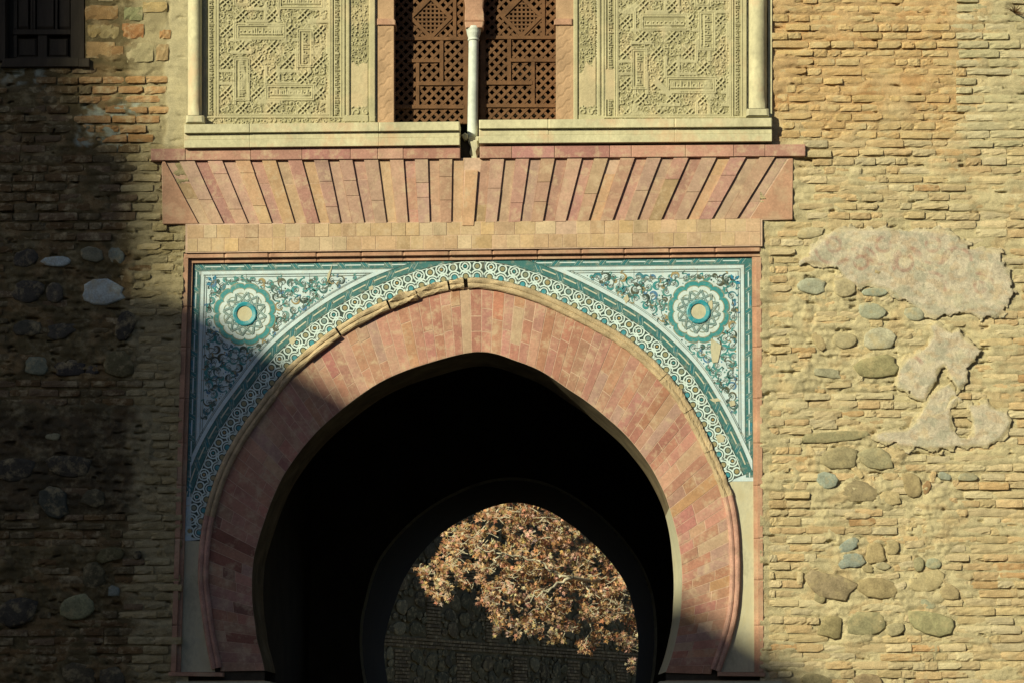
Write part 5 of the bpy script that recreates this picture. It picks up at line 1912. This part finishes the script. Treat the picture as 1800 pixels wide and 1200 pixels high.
for pts, rr in limbs:
    P = np.array([tuple(p) for p in pts])
    n = (len(P) - 1) * 5 + 1
    tt = np.linspace(0, len(P) - 1, n)
    Pp = np.stack([np.interp(tt, range(len(P)), P[:, a]) for a in range(3)], 1)
    Pp[1:-1] += rng.normal(0, .02, Pp[1:-1].shape)
    m = MB(); m.tube([tuple(p) for p in Pp], list(np.interp(tt, range(len(P)), rr)), 7); m.build('branch', 'bark', tree, smooth_=True)
CROWN = [(425, 300), (415, 430), (372, 490), (285, 530), (300, 590), (345, 660), (400, 725), (480, 660), (470, 600), (540, 620), (580, 655), (640, 660), (690, 760), (690, 850), (780, 880), (890, 915), (960, 890), (1040, 920),
         (1150, 880), (1180, 960), (1215, 995), (1260, 930), (1300, 890), (1380, 930), (1450, 960), (1520, 930), (1900, 1000), (2100, 300), (1700, -500), (900, -450), (560, -100), (520, 230)]
HOLES = [(570, 250, 50, 34, .92), (760, 370, 62, 30, .85), (560, 475, 60, 22, .85), (690, 480, 30, 26, .6), (1055, 520, 52, 50, .8), (1130, 405, 40, 30, .75), (1165, 690, 34, 46, .8), (1000, 300, 20, 20, .4),
         (560, 560, 40, 14, .7), (1290, 500, 40, 24, .6), (1120, 780, 40, 30, .6), (480, 520, 30, 14, .4), (1300, 830, 80, 40, .7), (1010, 640, 50, 40, .5)]


def leaf_mesh(seed):
    r = np.random.default_rng(seed)
    tips = [(0, 1.0), (72, .8), (128, .52)]
    P = [(0, -.25)]
    ang = [-128, -100, -72, -38, 0, 38, 72, 100, 128]
    rad_ = [.6, .28, .95, .38, 1.0, .38, .85, .3, .55]
    for a, q in zip(ang, rad_):
        q *= r.uniform(.9, 1.12)
        P.append((q * math.sin(rad(a)) * .62, q * math.cos(rad(a)) * .62))
    V = [(0, 0, .0)]
    cur = r.uniform(-.25, .35)
    for x, y in P:
        V.append((x, y, cur * (x * x + y * y) + r.normal(0, .04)))
    n = len(P)
    return np.array(V) * .5, [[0, 1 + i, 1 + (i + 1) % n] for i in range(n)]


LM = [leaf_mesh(k) for k in range(9)]
LMD = []
for k in range(9):
    me = mesh_np('leaf', LM[k][0], LM[k][1]); me.materials.append(M['leaf']); LMD.append(me)
PL = [A(h) for h in ('d2a878', 'cc9e6c', 'b88a5a', 'd8b488', 'a67850', 'd0a474', 'c09262', 'dabc92')]
leaves = []
clus = []
while len(clus) < 1150:
    x, y = random.uniform(270, 2050), random.uniform(-500, 1000)
    if not bool(in_poly(x, y, CROWN)): continue
    if any(((x - a) / w) ** 2 + ((y - b) / h) ** 2 < 1 and random.random() < pr for a, b, w, h, pr in HOLES): continue
    if (x > 1500 or y < 60) and random.random() < .55: continue
    clus.append((x, y, random.uniform(-1.6, .9)))
clus += [(1455, 1030, -.5), (1465, 1075, -.5), (640, 705, -.6), (700, 790, -.7), (1200, 965, -.6), (1400, 935, -.5), (330, 600, -.6), (360, 640, -.6), (400, 700, -.6), (310, 550, -.6)]
for x, y, dy in clus:
    n = random.randint(9, 17)
    c0_ = pick(PL)
    for _ in range(n):
        lx_, ly_ = x + random.gauss(0, 17), y + random.gauss(0, 14)
        if x < 720 or y > 850:
            lx_, ly_ = x + random.gauss(0, 13), y + random.gauss(0, 11)
        p = Z(lx_, ly_, dy + random.gauss(0, .12))
        c = tuple(a * random.uniform(.8, 1.2) for a in (c0_ if random.random() < .6 else pick(PL)))
        leaves.append((p, random.uniform(.095, .165), c, dy, lx_, ly_))
leaves.append((Z(672, 752, -.8), .17, A('b8503a'), -2, 672, 752)); leaves.append((Z(708, 822, -.8), .18, A('c05a34'), -2, 708, 822))
leaves.sort(key=lambda l: (not (280 < l[4] < 1490 and 170 < l[5] < 1100), l[3] - l[1] * 6))
rest = MB()
for k, (p, s_, c, dy, _, _) in enumerate(leaves):
    i = random.randrange(9)
    e = Euler((rad(random.gauss(75, 35)), random.gauss(0, .5), random.gauss(.2, .9)))
    mt = Matrix.Translation(p) @ e.to_matrix().to_4x4() @ Euler((0, 0, random.gauss(math.pi, .9))).to_matrix().to_4x4() @ Matrix.Scale(s_ * 1.25, 4)
    if k < 300:
        o = bpy.data.objects.new('leaf', LMD[i]); COL.objects.link(o); parent(o, tree); o.matrix_basis = mt; o.color = (*c, 1)
    else:
        mm = np.array(mt); rest.add(LM[i][0] @ mm[:3, :3].T + mm[:3, 3], LM[i][1], c)
rest.build('foliage', 'leafstuff', tree, kind='stuff')
# fine twigs through the crown
m = MB()
for x, y, dy in random.sample(clus[:1150], 700):
    a = random.uniform(2.2, 5.0); L_ = random.uniform(35, 90)
    dy -= .5
    p0_, p1_ = Z(x - L_ * math.cos(a), y + L_ * math.sin(a) * .6, dy), Z(x, y, dy)
    m.tube([p0_, (p0_ + p1_) / 2 + Vector((0, 0, random.gauss(0, .04))), p1_], [.008, .006, .003], 4)
m.build('twigs', 'bark', tree, kind='stuff')

# dry weed rooted high in the sunlit brick
wd = thing('dry_weed', 'small dry brown weed rooted between bricks high on the wall', 'plant', tuple(W((1784, 26))[0]))
m = MB()
for k in range(26):
    a_ = random.uniform(-2.8, .6); L_ = random.uniform(8, 26)
    p0_ = Vector(W((1784, 24), .0)[0]); p1_ = Vector(W((1784 + L_ * math.cos(a_), 24 + L_ * math.sin(a_) * .8), random.uniform(.02, .09))[0])
    m.tube([p0_, (p0_ + p1_) / 2 + Vector((0, -.01, .012)), p1_], [.003, .0022, .0012], 4, (.16, .09, .04))
m.build('stems', 'leafstuff', wd)
